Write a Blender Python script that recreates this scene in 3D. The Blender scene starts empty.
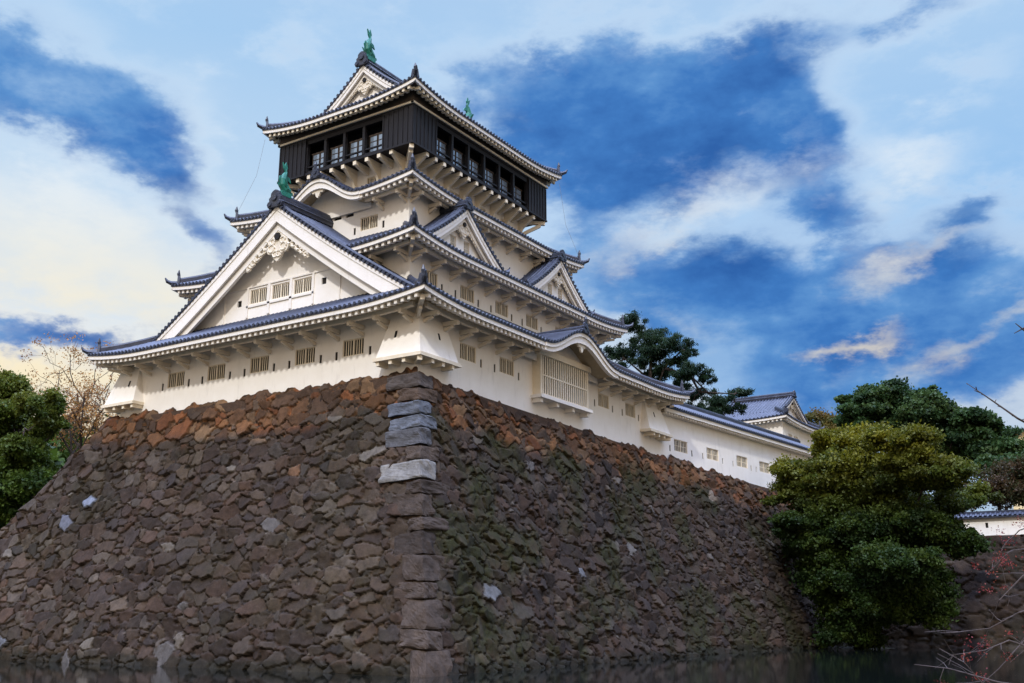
import bpy, math, random
import numpy as np
from mathutils import Vector, Matrix
R_ = math.radians
rng = random.Random(7)
scene = bpy.context.scene
COL = scene.collection

# ------------------------------------------------------------------ camera
cam_d = bpy.data.cameras.new("camera")
cam_d.sensor_width = 36.0
cam_d.lens = 36.18
cam_d.clip_start = 0.1
cam_d.clip_end = 6000
cam = bpy.data.objects.new("camera", cam_d)
cam.location = (34.31, -42.99, -12.75)
cam.rotation_euler = (R_(90 + 14.918), 0, R_(33.198))
COL.objects.link(cam)
scene.camera = cam

# ------------------------------------------------------------------ light
SUN_EL, SUN_STR, SUN_ANG = 42.0, 2.2, 3.0
SUN_AZ = math.atan2(0.30, -0.95)          # measured from +Y towards +X
EXPOSURE = 0.0
sun_d = bpy.data.lights.new("sun", 'SUN')
sun_d.energy = SUN_STR
sun_d.angle = R_(SUN_ANG)
sun_d.color = (1.0, 0.975, 0.955)
sun = bpy.data.objects.new("sun", sun_d)
_e = R_(SUN_EL)
_to = Vector((math.sin(SUN_AZ) * math.cos(_e), math.cos(SUN_AZ) * math.cos(_e), math.sin(_e)))
sun.rotation_euler = _to.to_track_quat('Z', 'Y').to_euler()
sun.location = (40, -60, 60)
COL.objects.link(sun)
scene.view_settings.view_transform = 'Standard'
scene.view_settings.look = 'None'
scene.view_settings.exposure = EXPOSURE
scene.view_settings.gamma = 1.0
scene.view_settings.use_curve_mapping = False


class NT:
    """small helper round a node tree"""
    def __init__(s, tree):
        s.t = tree; s.n = tree.nodes; s.l = tree.links
    def _set(s, sock, v):
        if isinstance(v, bpy.types.NodeSocket):
            s.l.new(v, sock)
        elif v is not None:
            if sock.type == 'RGBA' and len(v) == 3:
                v = (*v, 1)
            sock.default_value = v
    def math(s, op, a, b=None, c=None, clamp=False):
        n = s.n.new('ShaderNodeMath'); n.operation = op; n.use_clamp = clamp
        for i, v in enumerate((a, b, c)):
            if v is not None: s._set(n.inputs[i], v)
        return n.outputs[0]
    def mix(s, f, a, b, mode='MIX'):
        n = s.n.new('ShaderNodeMix'); n.data_type = 'RGBA'; n.blend_type = mode
        s._set(n.inputs[0], f); s._set(n.inputs[6], a); s._set(n.inputs[7], b)
        return n.outputs[2]
    def noise(s, vec, scale, detail=4, rough=.55, dist=0.0, w=None):
        n = s.n.new('ShaderNodeTexNoise')
        if vec is not None: s.l.new(vec, n.inputs['Vector'])
        n.inputs['Scale'].default_value = scale; n.inputs['Detail'].default_value = detail
        n.inputs['Roughness'].default_value = rough; n.inputs['Distortion'].default_value = dist
        return n
    def ramp(s, f, stops, interp='LINEAR'):
        n = s.n.new('ShaderNodeValToRGB'); n.color_ramp.interpolation = interp
        els = n.color_ramp.elements
        while len(els) < len(stops): els.new(.5)
        for e, (p, c) in zip(els, stops):
            e.position = p; e.color = (*c, 1) if len(c) == 3 else c
        s._set(n.inputs[0], f); return n.outputs[0]
    def smooth(s, x, a, b):
        n = s.n.new('ShaderNodeMapRange'); n.interpolation_type = 'SMOOTHSTEP'
        s._set(n.inputs[0], x); n.inputs[1].default_value = a; n.inputs[2].default_value = b
        return n.outputs[0]
    def map(s, vec, scale=(1, 1, 1), loc=(0, 0, 0), rot=(0, 0, 0)):
        n = s.n.new('ShaderNodeMapping'); s.l.new(vec, n.inputs[0])
        n.inputs['Scale'].default_value = scale; n.inputs['Location'].default_value = loc
        n.inputs['Rotation'].default_value = rot
        return n.outputs[0]


world = bpy.data.worlds.new("World")
scene.world = world
world.use_nodes = True
W = NT(world.node_tree)
W.n.clear()
out = W.n.new('ShaderNodeOutputWorld')
bg = W.n.new('ShaderNodeBackground')
bg.inputs['Strength'].default_value = 0.1
W.l.new(bg.outputs[0], out.inputs[0])
sky = W.n.new('ShaderNodeTexSky')
sky.sky_type = 'NISHITA'; sky.sun_disc = False
sky.sun_elevation = R_(SUN_EL); sky.sun_rotation = SUN_AZ
tc = W.n.new('ShaderNodeTexCoord')
gen = tc.outputs['Generated']
sep = W.n.new('ShaderNodeSeparateXYZ'); W.l.new(gen, sep.inputs[0])
el = W.math('MULTIPLY', W.math('ARCSINE', sep.outputs[2]), 180 / math.pi)
az = W.math('MULTIPLY', W.math('ARCTAN2', sep.outputs[0], sep.outputs[1]), 180 / math.pi)
# ragged cloud outlines: the direction is pushed about by noise before the cloud masses are read
nz1 = W.noise(W.map(gen, (1, 1, 1.7)), 3.2, 7, .60)
nz2 = W.noise(W.map(gen, (1, 1, 1.9), (4.1, 2.2, 7.7)), 4.4, 7, .62)
azw = W.math('ADD', az, W.math('MULTIPLY', W.math('SUBTRACT', nz1.outputs[0], .5), 17.0))
elw = W.math('ADD', el, W.math('MULTIPLY', W.math('SUBTRACT', nz2.outputs[0], .5), 9.0))
def blobs(lst):
    tot = None
    for (a0, e0, ra, re, rot, wt) in lst:
        c, s_ = math.cos(R_(rot)), math.sin(R_(rot))
        da = W.math('SUBTRACT', azw, a0); de = W.math('SUBTRACT', elw, e0)
        x = W.math('ADD', W.math('MULTIPLY', da, c / ra), W.math('MULTIPLY', de, s_ / ra))
        y = W.math('ADD', W.math('MULTIPLY', da, -s_ / re), W.math('MULTIPLY', de, c / re))
        d2 = W.math('ADD', W.math('MULTIPLY', x, x), W.math('MULTIPLY', y, y))
        v = W.math('MULTIPLY', W.math('POWER', math.e, W.math('MULTIPLY', d2, -1.0)), wt)
        tot = v if tot is None else W.math('ADD', tot, v)
    return tot
DARK = [(-60.5, 26.5, 4.5, 2.6, -14, 1.0), (-54.5, 24.2, 4.5, 2.2, -25, 1.0), (-52.2, 19.6, 2.6, 1.5, -35, .9),
        (-58.5, 14.2, 6.0, 1.1, -4, 1.0), (-66, 24, 4, 4, 0, .5),
        (-28.5, 27.5, 6, 3.2, 8, .9), (-20.5, 27.8, 6.5, 3.6, 0, 1.1), (-16.5, 25, 3, 3.4, 0, .7), (-26, 23.2, 6, 2.6, 0, .8),
        (-33, 29.5, 4, 2.0, 0, .4), (-21, 17.2, 7, 2.6, -4, .9), (-11, 16.0, 8, 2.8, 12, .9), (-6.5, 20.6, 3, 1.2, 5, .7),
        (-18, 12.0, 10, 2.6, 0, .8), (-4, 13.5, 8, 2.8, 0, .8), (-22, 15, 6, 2, 0, .5), (-15.5, 20.8, 4, 1.5, 5, .5), (-9, 30.5, 5, 1.4, 0, .5),
        (-29, 19, 4, 2, 0, .5), (10, 17, 8, 4, 0, .8), (-84, 18, 9, 4, 0, .7), (28, 22, 9, 4, 0, .7), (-110, 24, 10, 5, 0, .7)]
BRIGHT = [(-15.5, 13.8, 3.8, .7, 4, .75), (-26.0, 19.9, 5, .8, 14, .5), (-11.5, 22.5, 4, 2.4, 40, .55), (-60, 20.5, 7, 3.5, 0, .75),
          (-56, 17, 7, 2, 0, .6), (-60, 12.2, 9, 1.3, 0, 1.1), (-9, 18.6, 6, .7, 18, .5), (-19.5, 21.9, 5, 1.2, 20, .5), (-8, 13.6, 5, .6, 15, .4),
          (-49, 22, 5, 5, 0, .35)]
dk = blobs(DARK); br = blobs(BRIGHT)
fine = W.noise(W.map(gen, (1, 1, 2.2)), 9.0, 8, .62)
mid = W.noise(W.map(gen, (1, 1, 1.6), (1.3, 5.2, .4)), 5.0, 6, .58)
fm = W.math('SUBTRACT', fine.outputs[0], .5)
bil = W.n.new('ShaderNodeTexVoronoi'); bil.feature = 'SMOOTH_F1'; bil.inputs['Scale'].default_value = 13.0; bil.inputs['Smoothness'].default_value = .6
dv = W.mix(.16, W.map(gen, (1, 1, 1.8)), fine.outputs[1]); W.l.new(dv, bil.inputs['Vector'])
puff = W.math('SUBTRACT', .45, bil.outputs['Distance'])
dsum = W.math('ADD', W.math('ADD', dk, W.math('MULTIPLY', fm, 1.05)), W.math('MULTIPLY', puff, .55))
dkm = W.smooth(dsum, .12, .86)
rim = W.math('MULTIPLY', W.smooth(dsum, -.10, .26), W.smooth(dsum, .62, .30))
brm = W.smooth(W.math('ADD', W.math('ADD', br, W.math('MULTIPLY', fm, 1.2)), W.math('MULTIPLY', puff, .4)), .10, .95)
# clear evening sky, values are ten times the radiance (strength 0.1)
clear = W.ramp(W.math('DIVIDE', el, 90), [(0.0, (.93, .66, .36)), (.10, (.93, .76, .50)), (.16, (.80, .87, .93)), (.25, (.58, .76, .95)), (.34, (.42, .66, .95)), (.6, (.52, .66, .92)), (1, (.62, .70, .86))])
coolr = W.ramp(W.math('DIVIDE', el, 90), [(0.0, (.42, .52, .66)), (.12, (.38, .58, .86)), (.22, (.32, .58, .92)), (.34, (.46, .68, .95)), (.6, (.52, .66, .92)), (1, (.62, .70, .86))])
# the afterglow sits low in the north-west
azf = W.smooth(W.math('ABSOLUTE', W.math('ADD', az, 68.0)), 52.0, 12.0)
base = W.mix(azf, coolr, clear)
# the low sky behind the photographer glows warm, the sky overhead is a bright pale blue
front = W.ramp(W.math('DIVIDE', el, 90), [(0.0, (1.10, .74, .43)), (.18, (1.15, .87, .58)), (.34, (.95, .97, 1.02)), (.6, (.9, 1.2, 1.75)), (1, (1.2, 1.5, 2.1))])
azb = W.smooth(W.math('ABSOLUTE', W.math('SUBTRACT', W.math('MODULO', W.math('ADD', az, 360 + 33), 360), 180)), 105.0, 60.0)
base = W.mix(azb, base, front)
base = W.mix(.12, base, W.mix(1.0, sky.outputs[0], (.1, .1, .1, 1), 'MULTIPLY'))
cloud_shade = W.ramp(W.math('ADD', mid.outputs[0], W.math('MULTIPLY', fm, .55)), [(.30, (.016, .105, .38)), (.46, (.040, .180, .52)), (.58, (.10, .28, .62)), (.72, (.26, .45, .74))])
c1 = W.mix(W.math('MULTIPLY', dkm, .96), base, cloud_shade)
warmth = W.mix(W.smooth(el, 24.0, 12.0), (.80, .88, .95), (1.0, .86, .58))
c1 = W.mix(W.math('MULTIPLY', rim, .30), c1, W.mix(W.smooth(el, 22.0, 13.0), (.74, .85, .96), (.95, .88, .74)))
c2 = W.mix(W.math('MULTIPLY', brm, .78), c1, warmth)
# upper sky out of view, brightened to put more light on the walls
zenith_fill = W.mix(W.smooth(el, 38.0, 62.0), c2, (3.6, 4.4, 7.2))
below = W.mix(W.smooth(el, -2.0, 0.0), (.10, .09, .08), zenith_fill)
ten = W.mix(1.0, below, (10, 10, 10, 1), 'MULTIPLY')
W.l.new(ten, bg.inputs['Color'])


# ------------------------------------------------------------------ materials
def new_mat(name):
    m = bpy.data.materials.new(name); m.use_nodes = True
    T = NT(m.node_tree); b = T.n['Principled BSDF']
    return m, T, b
def obj_co(T):
    g = T.n.new('ShaderNodeNewGeometry'); return g.outputs['Position']
def bump(T, b, h, strength, dist=.02):
    n = T.n.new('ShaderNodeBump'); n.inputs['Strength'].default_value = strength; n.inputs['Distance'].default_value = dist
    T.l.new(h, n.inputs['Height']); T.l.new(n.outputs[0], b.inputs['Normal'])
def plain(name, c1, c2, scale=3.0, rough=.7, bs=.15, spec=.4, stretch=(1, 1, 1)):
    m, T, b = new_mat(name); p = T.map(obj_co(T), stretch)
    n = T.noise(p, scale, 6, .6)
    T.l.new(T.ramp(n.outputs[0], [(.3, c1), (.7, c2)]), b.inputs['Base Color'])
    b.inputs['Roughness'].default_value = rough; b.inputs['Specular IOR Level'].default_value = spec
    n2 = T.noise(p, scale * 6, 4, .6); bump(T, b, n2.outputs[0], bs, .03)
    return m
def plaster_mat(name, c1, c2):
    m, T, b = new_mat(name); p = obj_co(T)
    n = T.noise(p, .9, 6, .62); st = T.noise(T.map(p, (1.0, 1.0, .22)), 1.6, 7, .72)
    col = T.ramp(n.outputs[0], [(.3, c1), (.72, c2)])
    dirt = T.smooth(st.outputs[0], .53, .76)
    col = T.mix(T.math('MULTIPLY', dirt, .34), col, (.45, .41, .35))
    T.l.new(col, b.inputs['Base Color'])
    b.inputs['Roughness'].default_value = .8; b.inputs['Specular IOR Level'].default_value = .2
    n2 = T.noise(p, 9, 5, .65); bump(T, b, n2.outputs[0], .18, .03)
    return m
M = {}
M['plaster'] = plaster_mat('white lime plaster', (.85, .795, .705), (.91, .865, .785))
M['trim'] = plaster_mat('white painted trim', (.81, .755, .665), (.87, .82, .74))
M['cream'] = plain('cream painted timber', (.76, .655, .48), (.85, .75, .58), 2.5, .65)
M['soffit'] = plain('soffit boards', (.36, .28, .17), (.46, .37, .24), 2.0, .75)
M['eave timber'] = plain('eave timber', (.70, .61, .47), (.78, .69, .55), 2.0, .75)
M['darkwood'] = plain('black lacquered boards', (.008, .0075, .009), (.018, .016, .018), 2.0, .55, .12, .25, (6, 6, .6))
M['brownwood'] = plain('dark brown timber', (.045, .032, .024), (.075, .055, .042), 2.0, .65, .15, .3)
M['recess'] = plain('dark interior', (.010, .008, .006), (.018, .014, .010), 2.0, .8)
M['ornament'] = plain('carved cream ornament', (.70, .62, .48), (.80, .72, .58), 4.0, .65)
M['copper'] = plain('green copper', (.006, .10, .07), (.02, .21, .145), 3.5, .5, .3)
M['metal'] = plain('cable metal', (.16, .17, .19), (.22, .23, .25), 5, .5)
def tile_mat():
    m, T, b = new_mat('grey roof tile'); p = obj_co(T)
    n = T.noise(p, 1.3, 6, .6); n2 = T.noise(p, 7, 4, .7)
    c = T.ramp(n.outputs[0], [(.28, (.018, .021, .032)), (.55, (.042, .050, .078)), (.78, (.085, .096, .128))])
    n3 = T.noise(p, .35, 5, .7); c = T.mix(T.math('MULTIPLY', T.smooth(n3.outputs[0], .55, .75), .5), c, (.085, .088, .085))
    c = T.mix(T.math('MULTIPLY', n2.outputs[0], .5), c, (.014, .017, .028))
    T.l.new(c, b.inputs['Base Color'])
    T.l.new(T.ramp(n2.outputs[0], [(.3, (.34,) * 3), (.7, (.56,) * 3)]), b.inputs['Roughness'])
    b.inputs['Specular IOR Level'].default_value = .5
    w = T.n.new('ShaderNodeTexWave'); w.wave_type = 'BANDS'; w.bands_direction = 'Z'; w.wave_profile = 'SAW'
    T.l.new(p, w.inputs[0]); w.inputs['Scale'].default_value = 1.75; w.inputs['Distortion'].default_value = .15
    bump(T, b, w.outputs['Fac'], .55, .03)
    return m
M['tile'] = tile_mat()
def glass_mat():
    m, T, b = new_mat('dark window glass')
    b.inputs['Base Color'].default_value = (.30, .38, .48, 1); b.inputs['Metallic'].default_value = .45; b.inputs['Roughness'].default_value = .12
    b.inputs['Specular IOR Level'].default_value = .9
    p = obj_co(T); n = T.noise(p, 1.5, 3); bump(T, b, n.outputs[0], .06, .05)
    return m
M['glass'] = glass_mat()
def stone_mat(name, lift=1.0):
    m, T, b = new_mat(name); p = obj_co(T)
    a = T.n.new('ShaderNodeVertexColor'); a.layer_name = 'Col'
    n = T.noise(p, 2.6, 8, .68); n2 = T.noise(p, 11, 6, .7)
    f = T.ramp(n.outputs[0], [(.25, (.50,) * 3), (.75, (1.45,) * 3)])
    c = T.mix(1.0, a.outputs[0], f, 'MULTIPLY')
    sp = T.smooth(n2.outputs[0], .60, .74)
    c = T.mix(T.math('MULTIPLY', sp, .38), c, (.20 * lift, .185 * lift, .165 * lift))
    dk = T.smooth(n2.outputs[0], .44, .30)
    c = T.mix(T.math('MULTIPLY', dk, .5), c, (.018, .014, .012))
    T.l.new(c, b.inputs['Base Color']); b.inputs['Roughness'].default_value = .88
    b.inputs['Specular IOR Level'].default_value = .25
    h = T.math('ADD', T.math('MULTIPLY', n.outputs[0], .8), T.math('MULTIPLY', n2.outputs[0], .5))
    bump(T, b, h, .7, .07)
    return m
M['stone'] = stone_mat('weathered wall stone')
def leaf_mat(name, transl=.35):
    m, T, b = new_mat(name)
    a = T.n.new('ShaderNodeVertexColor'); a.layer_name = 'Col'
    T.l.new(a.outputs[0], b.inputs['Base Color']); b.inputs['Roughness'].default_value = .6
    b.inputs['Specular IOR Level'].default_value = .25
    tr = T.n.new('ShaderNodeBsdfTranslucent'); T.l.new(a.outputs[0], tr.inputs[0])
    mx = T.n.new('ShaderNodeMixShader'); mx.inputs[0].default_value = transl
    T.l.new(b.outputs[0], mx.inputs[1]); T.l.new(tr.outputs[0], mx.inputs[2])
    T.l.new(mx.outputs[0], T.n['Material Output'].inputs[0])
    return m
M['leaf'] = leaf_mat('leaves')
M['bark'] = plain('bark', (.035, .026, .02), (.075, .055, .042), 5, .9, .5)
M['twig'] = plain('grey brown twig', (.05, .036, .032), (.10, .075, .066), 9, .8, .3)
M['soil'] = plain('dark soil and grass', (.022, .024, .014), (.055, .055, .03), .8, .95, .5)
def water_mat():
    m, T, b = new_mat('moat water'); p = obj_co(T)
    b.inputs['Base Color'].default_value = (.006, .008, .007, 1); b.inputs['Roughness'].default_value = .03
    b.inputs['IOR'].default_value = 1.33
    n = T.noise(T.map(p, (1, 1, 1)), 1.1, 5, .6); n2 = T.noise(p, 5, 3, .6)
    bump(T, b, T.math('ADD', n.outputs[0], T.math('MULTIPLY', n2.outputs[0], .35)), .06, .05)
    return m
M['water'] = water_mat()


# ------------------------------------------------------------------ mesh helpers
WLOC = {}
class MB:
    def __init__(s): s.v = []; s.f = []
    def add(s, vs, fs):
        k = len(s.v); s.v.extend([tuple(p) for p in vs]); s.f.extend([tuple(i + k for i in f) for f in fs])
    def hexa(s, p):      # p: 8 points, bottom ring 0-3, top ring 4-7
        s.add(p, [(0, 3, 2, 1), (4, 5, 6, 7), (0, 1, 5, 4), (1, 2, 6, 5), (2, 3, 7, 6), (3, 0, 4, 7)])
    def box(s, P, u0, u1, o0, o1, z0, z1):
        s.hexa([P(u0, o0, z0), P(u1, o0, z0), P(u1, o1, z0), P(u0, o1, z0), P(u0, o0, z1), P(u1, o0, z1), P(u1, o1, z1), P(u0, o1, z1)])
    def loft(s, rings, close=True, caps=True):
        n = len(rings[0]); k = len(s.v)
        for r in rings: s.v.extend([tuple(p) for p in r])
        for i in range(len(rings) - 1):
            for j in range(n if close else n - 1):
                j2 = (j + 1) % n
                s.f.append((k + i * n + j, k + i * n + j2, k + (i + 1) * n + j2, k + (i + 1) * n + j))
        if caps and close:
            s.f.append(tuple(k + j for j in reversed(range(n)))); s.f.append(tuple(k + (len(rings) - 1) * n + j for j in range(n)))
    def tube(s, pts, rad, n=6, squash=1.0, up=None):
        pts = [Vector(p) for p in pts]; rings = []
        for i, p in enumerate(pts):
            t = (pts[min(i + 1, len(pts) - 1)] - pts[max(i - 1, 0)]).normalized()
            a = Vector(up) if up else (Vector((0, 0, 1)) if abs(t.z) < .9 else Vector((1, 0, 0)))
            x = t.cross(a).normalized(); y = x.cross(t).normalized()
            r = rad[i] if isinstance(rad, (list, tuple)) else rad
            rings.append([p + x * (r * math.cos(2 * math.pi * k / n)) + y * (r * squash * math.sin(2 * math.pi * k / n)) for k in range(n)])
        s.loft(rings)
    def bar(s, pts, w, h):   # rectangular section, h upward from the path
        pts = [Vector(p) for p in pts]; rings = []
        for i, p in enumerate(pts):
            t = (pts[min(i + 1, len(pts) - 1)] - pts[max(i - 1, 0)]); t.z = 0
            t = t.normalized() if t.length > 1e-6 else Vector((1, 0, 0))
            x = Vector((t.y, -t.x, 0)) * (w / 2)
            rings.append([p - x, p + x, p + x + Vector((0, 0, h)), p - x + Vector((0, 0, h))])
        s.loft(rings)
    def disc(s, c, axis, r, th, n=8):
        c = Vector(c); axis = Vector(axis).normalized()
        s.tube([c - axis * th / 2, c + axis * th / 2], r, n)
    def poly(s, P, pts, o0, o1):       # extrude a (u,z) outline between o0 and o1
        n = len(pts); k = len(s.v)
        s.v.extend([tuple(P(u, o0, z)) for u, z in pts]); s.v.extend([tuple(P(u, o1, z)) for u, z in pts])
        s.f.append(tuple(range(k, k + n))); s.f.append(tuple(range(k + 2 * n - 1, k + n - 1, -1)))
        for i in range(n): s.f.append((k + i, k + (i + 1) % n, k + n + (i + 1) % n, k + n + i))

def props(o, label=None, cat=None, group=None, kind=None):
    if label: o['label'] = label
    if cat: o['category'] = cat
    if group: o['group'] = group
    if kind: o['kind'] = kind
    return o
def mk(name, mb, mat, parent=None, smooth=False, origin=None):
    V = np.array(mb.v, dtype=float)
    c = (V.min(0) + V.max(0)) / 2 if origin is None else np.array(origin, float)
    me = bpy.data.meshes.new(name)
    me.from_pydata((V - c).tolist(), [], mb.f); me.update()
    if smooth: me.polygons.foreach_set('use_smooth', [True] * len(me.polygons))
    me.materials.append(mat)
    o = bpy.data.objects.new(name, me); COL.objects.link(o)
    WLOC[o.name] = c
    if parent:
        o.parent = parent; o.location = c - WLOC[parent.name]
    else:
        o.location = c
    return o
def empty(name, loc, label, cat, group=None):
    o = bpy.data.objects.new(name, None); COL.objects.link(o); o.location = loc
    WLOC[o.name] = np.array(loc, float); return props(o, label, cat, group)
def place(me_name, meshes, loc, rot, parent, subs=()):
    """an instance of cached meshes: the part and its sub-parts share mesh data"""
    o = bpy.data.objects.new(me_name, meshes[0]); COL.objects.link(o)
    o.parent = parent; o.location = np.array(loc) - WLOC[parent.name]; o.rotation_euler = (0, 0, rot)
    for nm, m in zip(subs, meshes[1:]):
        c = bpy.data.objects.new(nm, m); COL.objects.link(c); c.parent = o
    return o
def raw_mesh(name, mb, mat):
    me = bpy.data.meshes.new(name); me.from_pydata(mb.v, [], mb.f); me.update(); me.materials.append(mat); return me

CX, CY = -12.4, 15.16
def frame(side, cx=CX, cy=CY):
    if side == 'L': return lambda u, o, z: (cx + u, cy - o, z)
    if side == 'R': return lambda u, o, z: (cx + o, cy + u, z)
    if side == 'B': return lambda u, o, z: (cx - u, cy + o, z)
    return lambda u, o, z: (cx - o, cy - u, z)
ROT = {'L': 0.0, 'R': math.pi / 2, 'B': math.pi, 'W': -math.pi / 2}
PITCH = .36
CORR = [0, .012, .075, .10, .075, .012]

# ------------------------------------------------------------------ walls with openings
def wall(mb, P, u0, u1, o, zb, zt, holes=(), depth=.34, step=None):
    """zt, zb: numbers or functions of u; holes: (u0,u1,z0,z1)"""
    ft = zt if callable(zt) else (lambda u: zt)
    fb = zb if callable(zb) else (lambda u: zb)
    us = {u0, u1}
    for h in holes: us |= {h[0], h[1]}
    if step:
        n = max(1, int((u1 - u0) / step)); us |= {u0 + (u1 - u0) * i / n for i in range(n + 1)}
    us = sorted(us)
    for a, b in zip(us, us[1:]):
        if b - a < 1e-6: continue
        m = (a + b) / 2
        hs = sorted([h for h in holes if h[0] < m < h[1]], key=lambda h: h[2])
        lo = (fb(a), fb(b))
        for h in hs:
            mb.add([P(a, o, lo[0]), P(b, o, lo[1]), P(b, o, h[2]), P(a, o, h[2])], [(0, 1, 2, 3)])
            lo = (h[3], h[3])
        mb.add([P(a, o, lo[0]), P(b, o, lo[1]), P(b, o, max(ft(b), lo[1])), P(a, o, max(ft(a), lo[0]))], [(0, 1, 2, 3)])
    for (a, b, c, d) in holes:
        i = o - depth
        mb.add([P(a, o, c), P(b, o, c), P(b, i, c), P(a, i, c)], [(0, 1, 2, 3)])
        mb.add([P(a, o, d), P(b, o, d), P(b, i, d), P(a, i, d)], [(0, 1, 2, 3)])
        mb.add([P(a, o, c), P(a, o, d), P(a, i, d), P(a, i, c)], [(0, 1, 2, 3)])
        mb.add([P(b, o, c), P(b, o, d), P(b, i, d), P(b, i, c)], [(0, 1, 2, 3)])

_wc = {}
def window_meshes(w, h, bars=6, mull=True):
    k = (round(w, 3), round(h, 3), bars, mull)
    if k in _wc: return _wc[k]
    P = lambda u, o, z: (u, -o, z)     # local: x along, y into the wall
    f = MB()
    f.box(P, -w / 2 + .003, -w / 2 + .05, -.12, -.03, .003, h - .003); f.box(P, w / 2 - .05, w / 2 - .003, -.12, -.03, .003, h - .003)
    f.box(P, -w / 2 + .06, w / 2 - .06, -.20, -.04, .003, .05); f.box(P, -w / 2 + .06, w / 2 - .06, -.20, -.04, h - .05, h - .003)
    if mull: f.box(P, -.055, .055, -.12, -.035, .05, h - .05)
    b = MB()
    half = bars // 2
    for s in (-1, 1):
        for i in range(half):
            c = s * (.055 + (w / 2 - .105) * (i + 1) / (half + 1)) if mull else s * ((w / 2 - .06) * (i + .5) / half)
            bw = .030
            b.box(P, c - bw, c + bw, -.085, -.055, .05, h - .05)
    if not mull or w > 2: b.box(P, -w / 2 + .07, w / 2 - .07, -.10, -.083, h * .5 - .02, h * .5 + .02)
    r = MB(); r.box(P, -w / 2 + .004, w / 2 - .004, -.335, -.315, .004, h - .004)
    for a_, b_ in ((-w / 2 + .004, -w / 2 + .012), (w / 2 - .012, w / 2 - .004)): r.box(P, a_, b_, -.314, -.122, .012, h - .012)
    _wc[k] = (raw_mesh('window', f, M['cream']), raw_mesh('window_bars', b, M['cream']), raw_mesh('window_recess', r, M['recess']))
    return _wc[k]
_lc = []
def loophole_mesh():
    if not _lc:
        P = lambda u, o, z: (u, -o, z); f = MB()
        f.box(P, -.093, .093, -.22, -.05, .003, .497); _lc.append(raw_mesh('loophole', f, M['recess']))
    return _lc
def add_window(P, side_rot, u, o, z0, w, h, parent, bars=6, mull=True):
    return place('window', window_meshes(w, h, bars, mull), P(u, o, z0), side_rot, parent, ('window_bars', 'window_recess'))
def add_loop(P, side_rot, u, o, z0, parent):
    return place('loophole', loophole_mesh(), P(u, o, z0), side_rot, parent)

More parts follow.
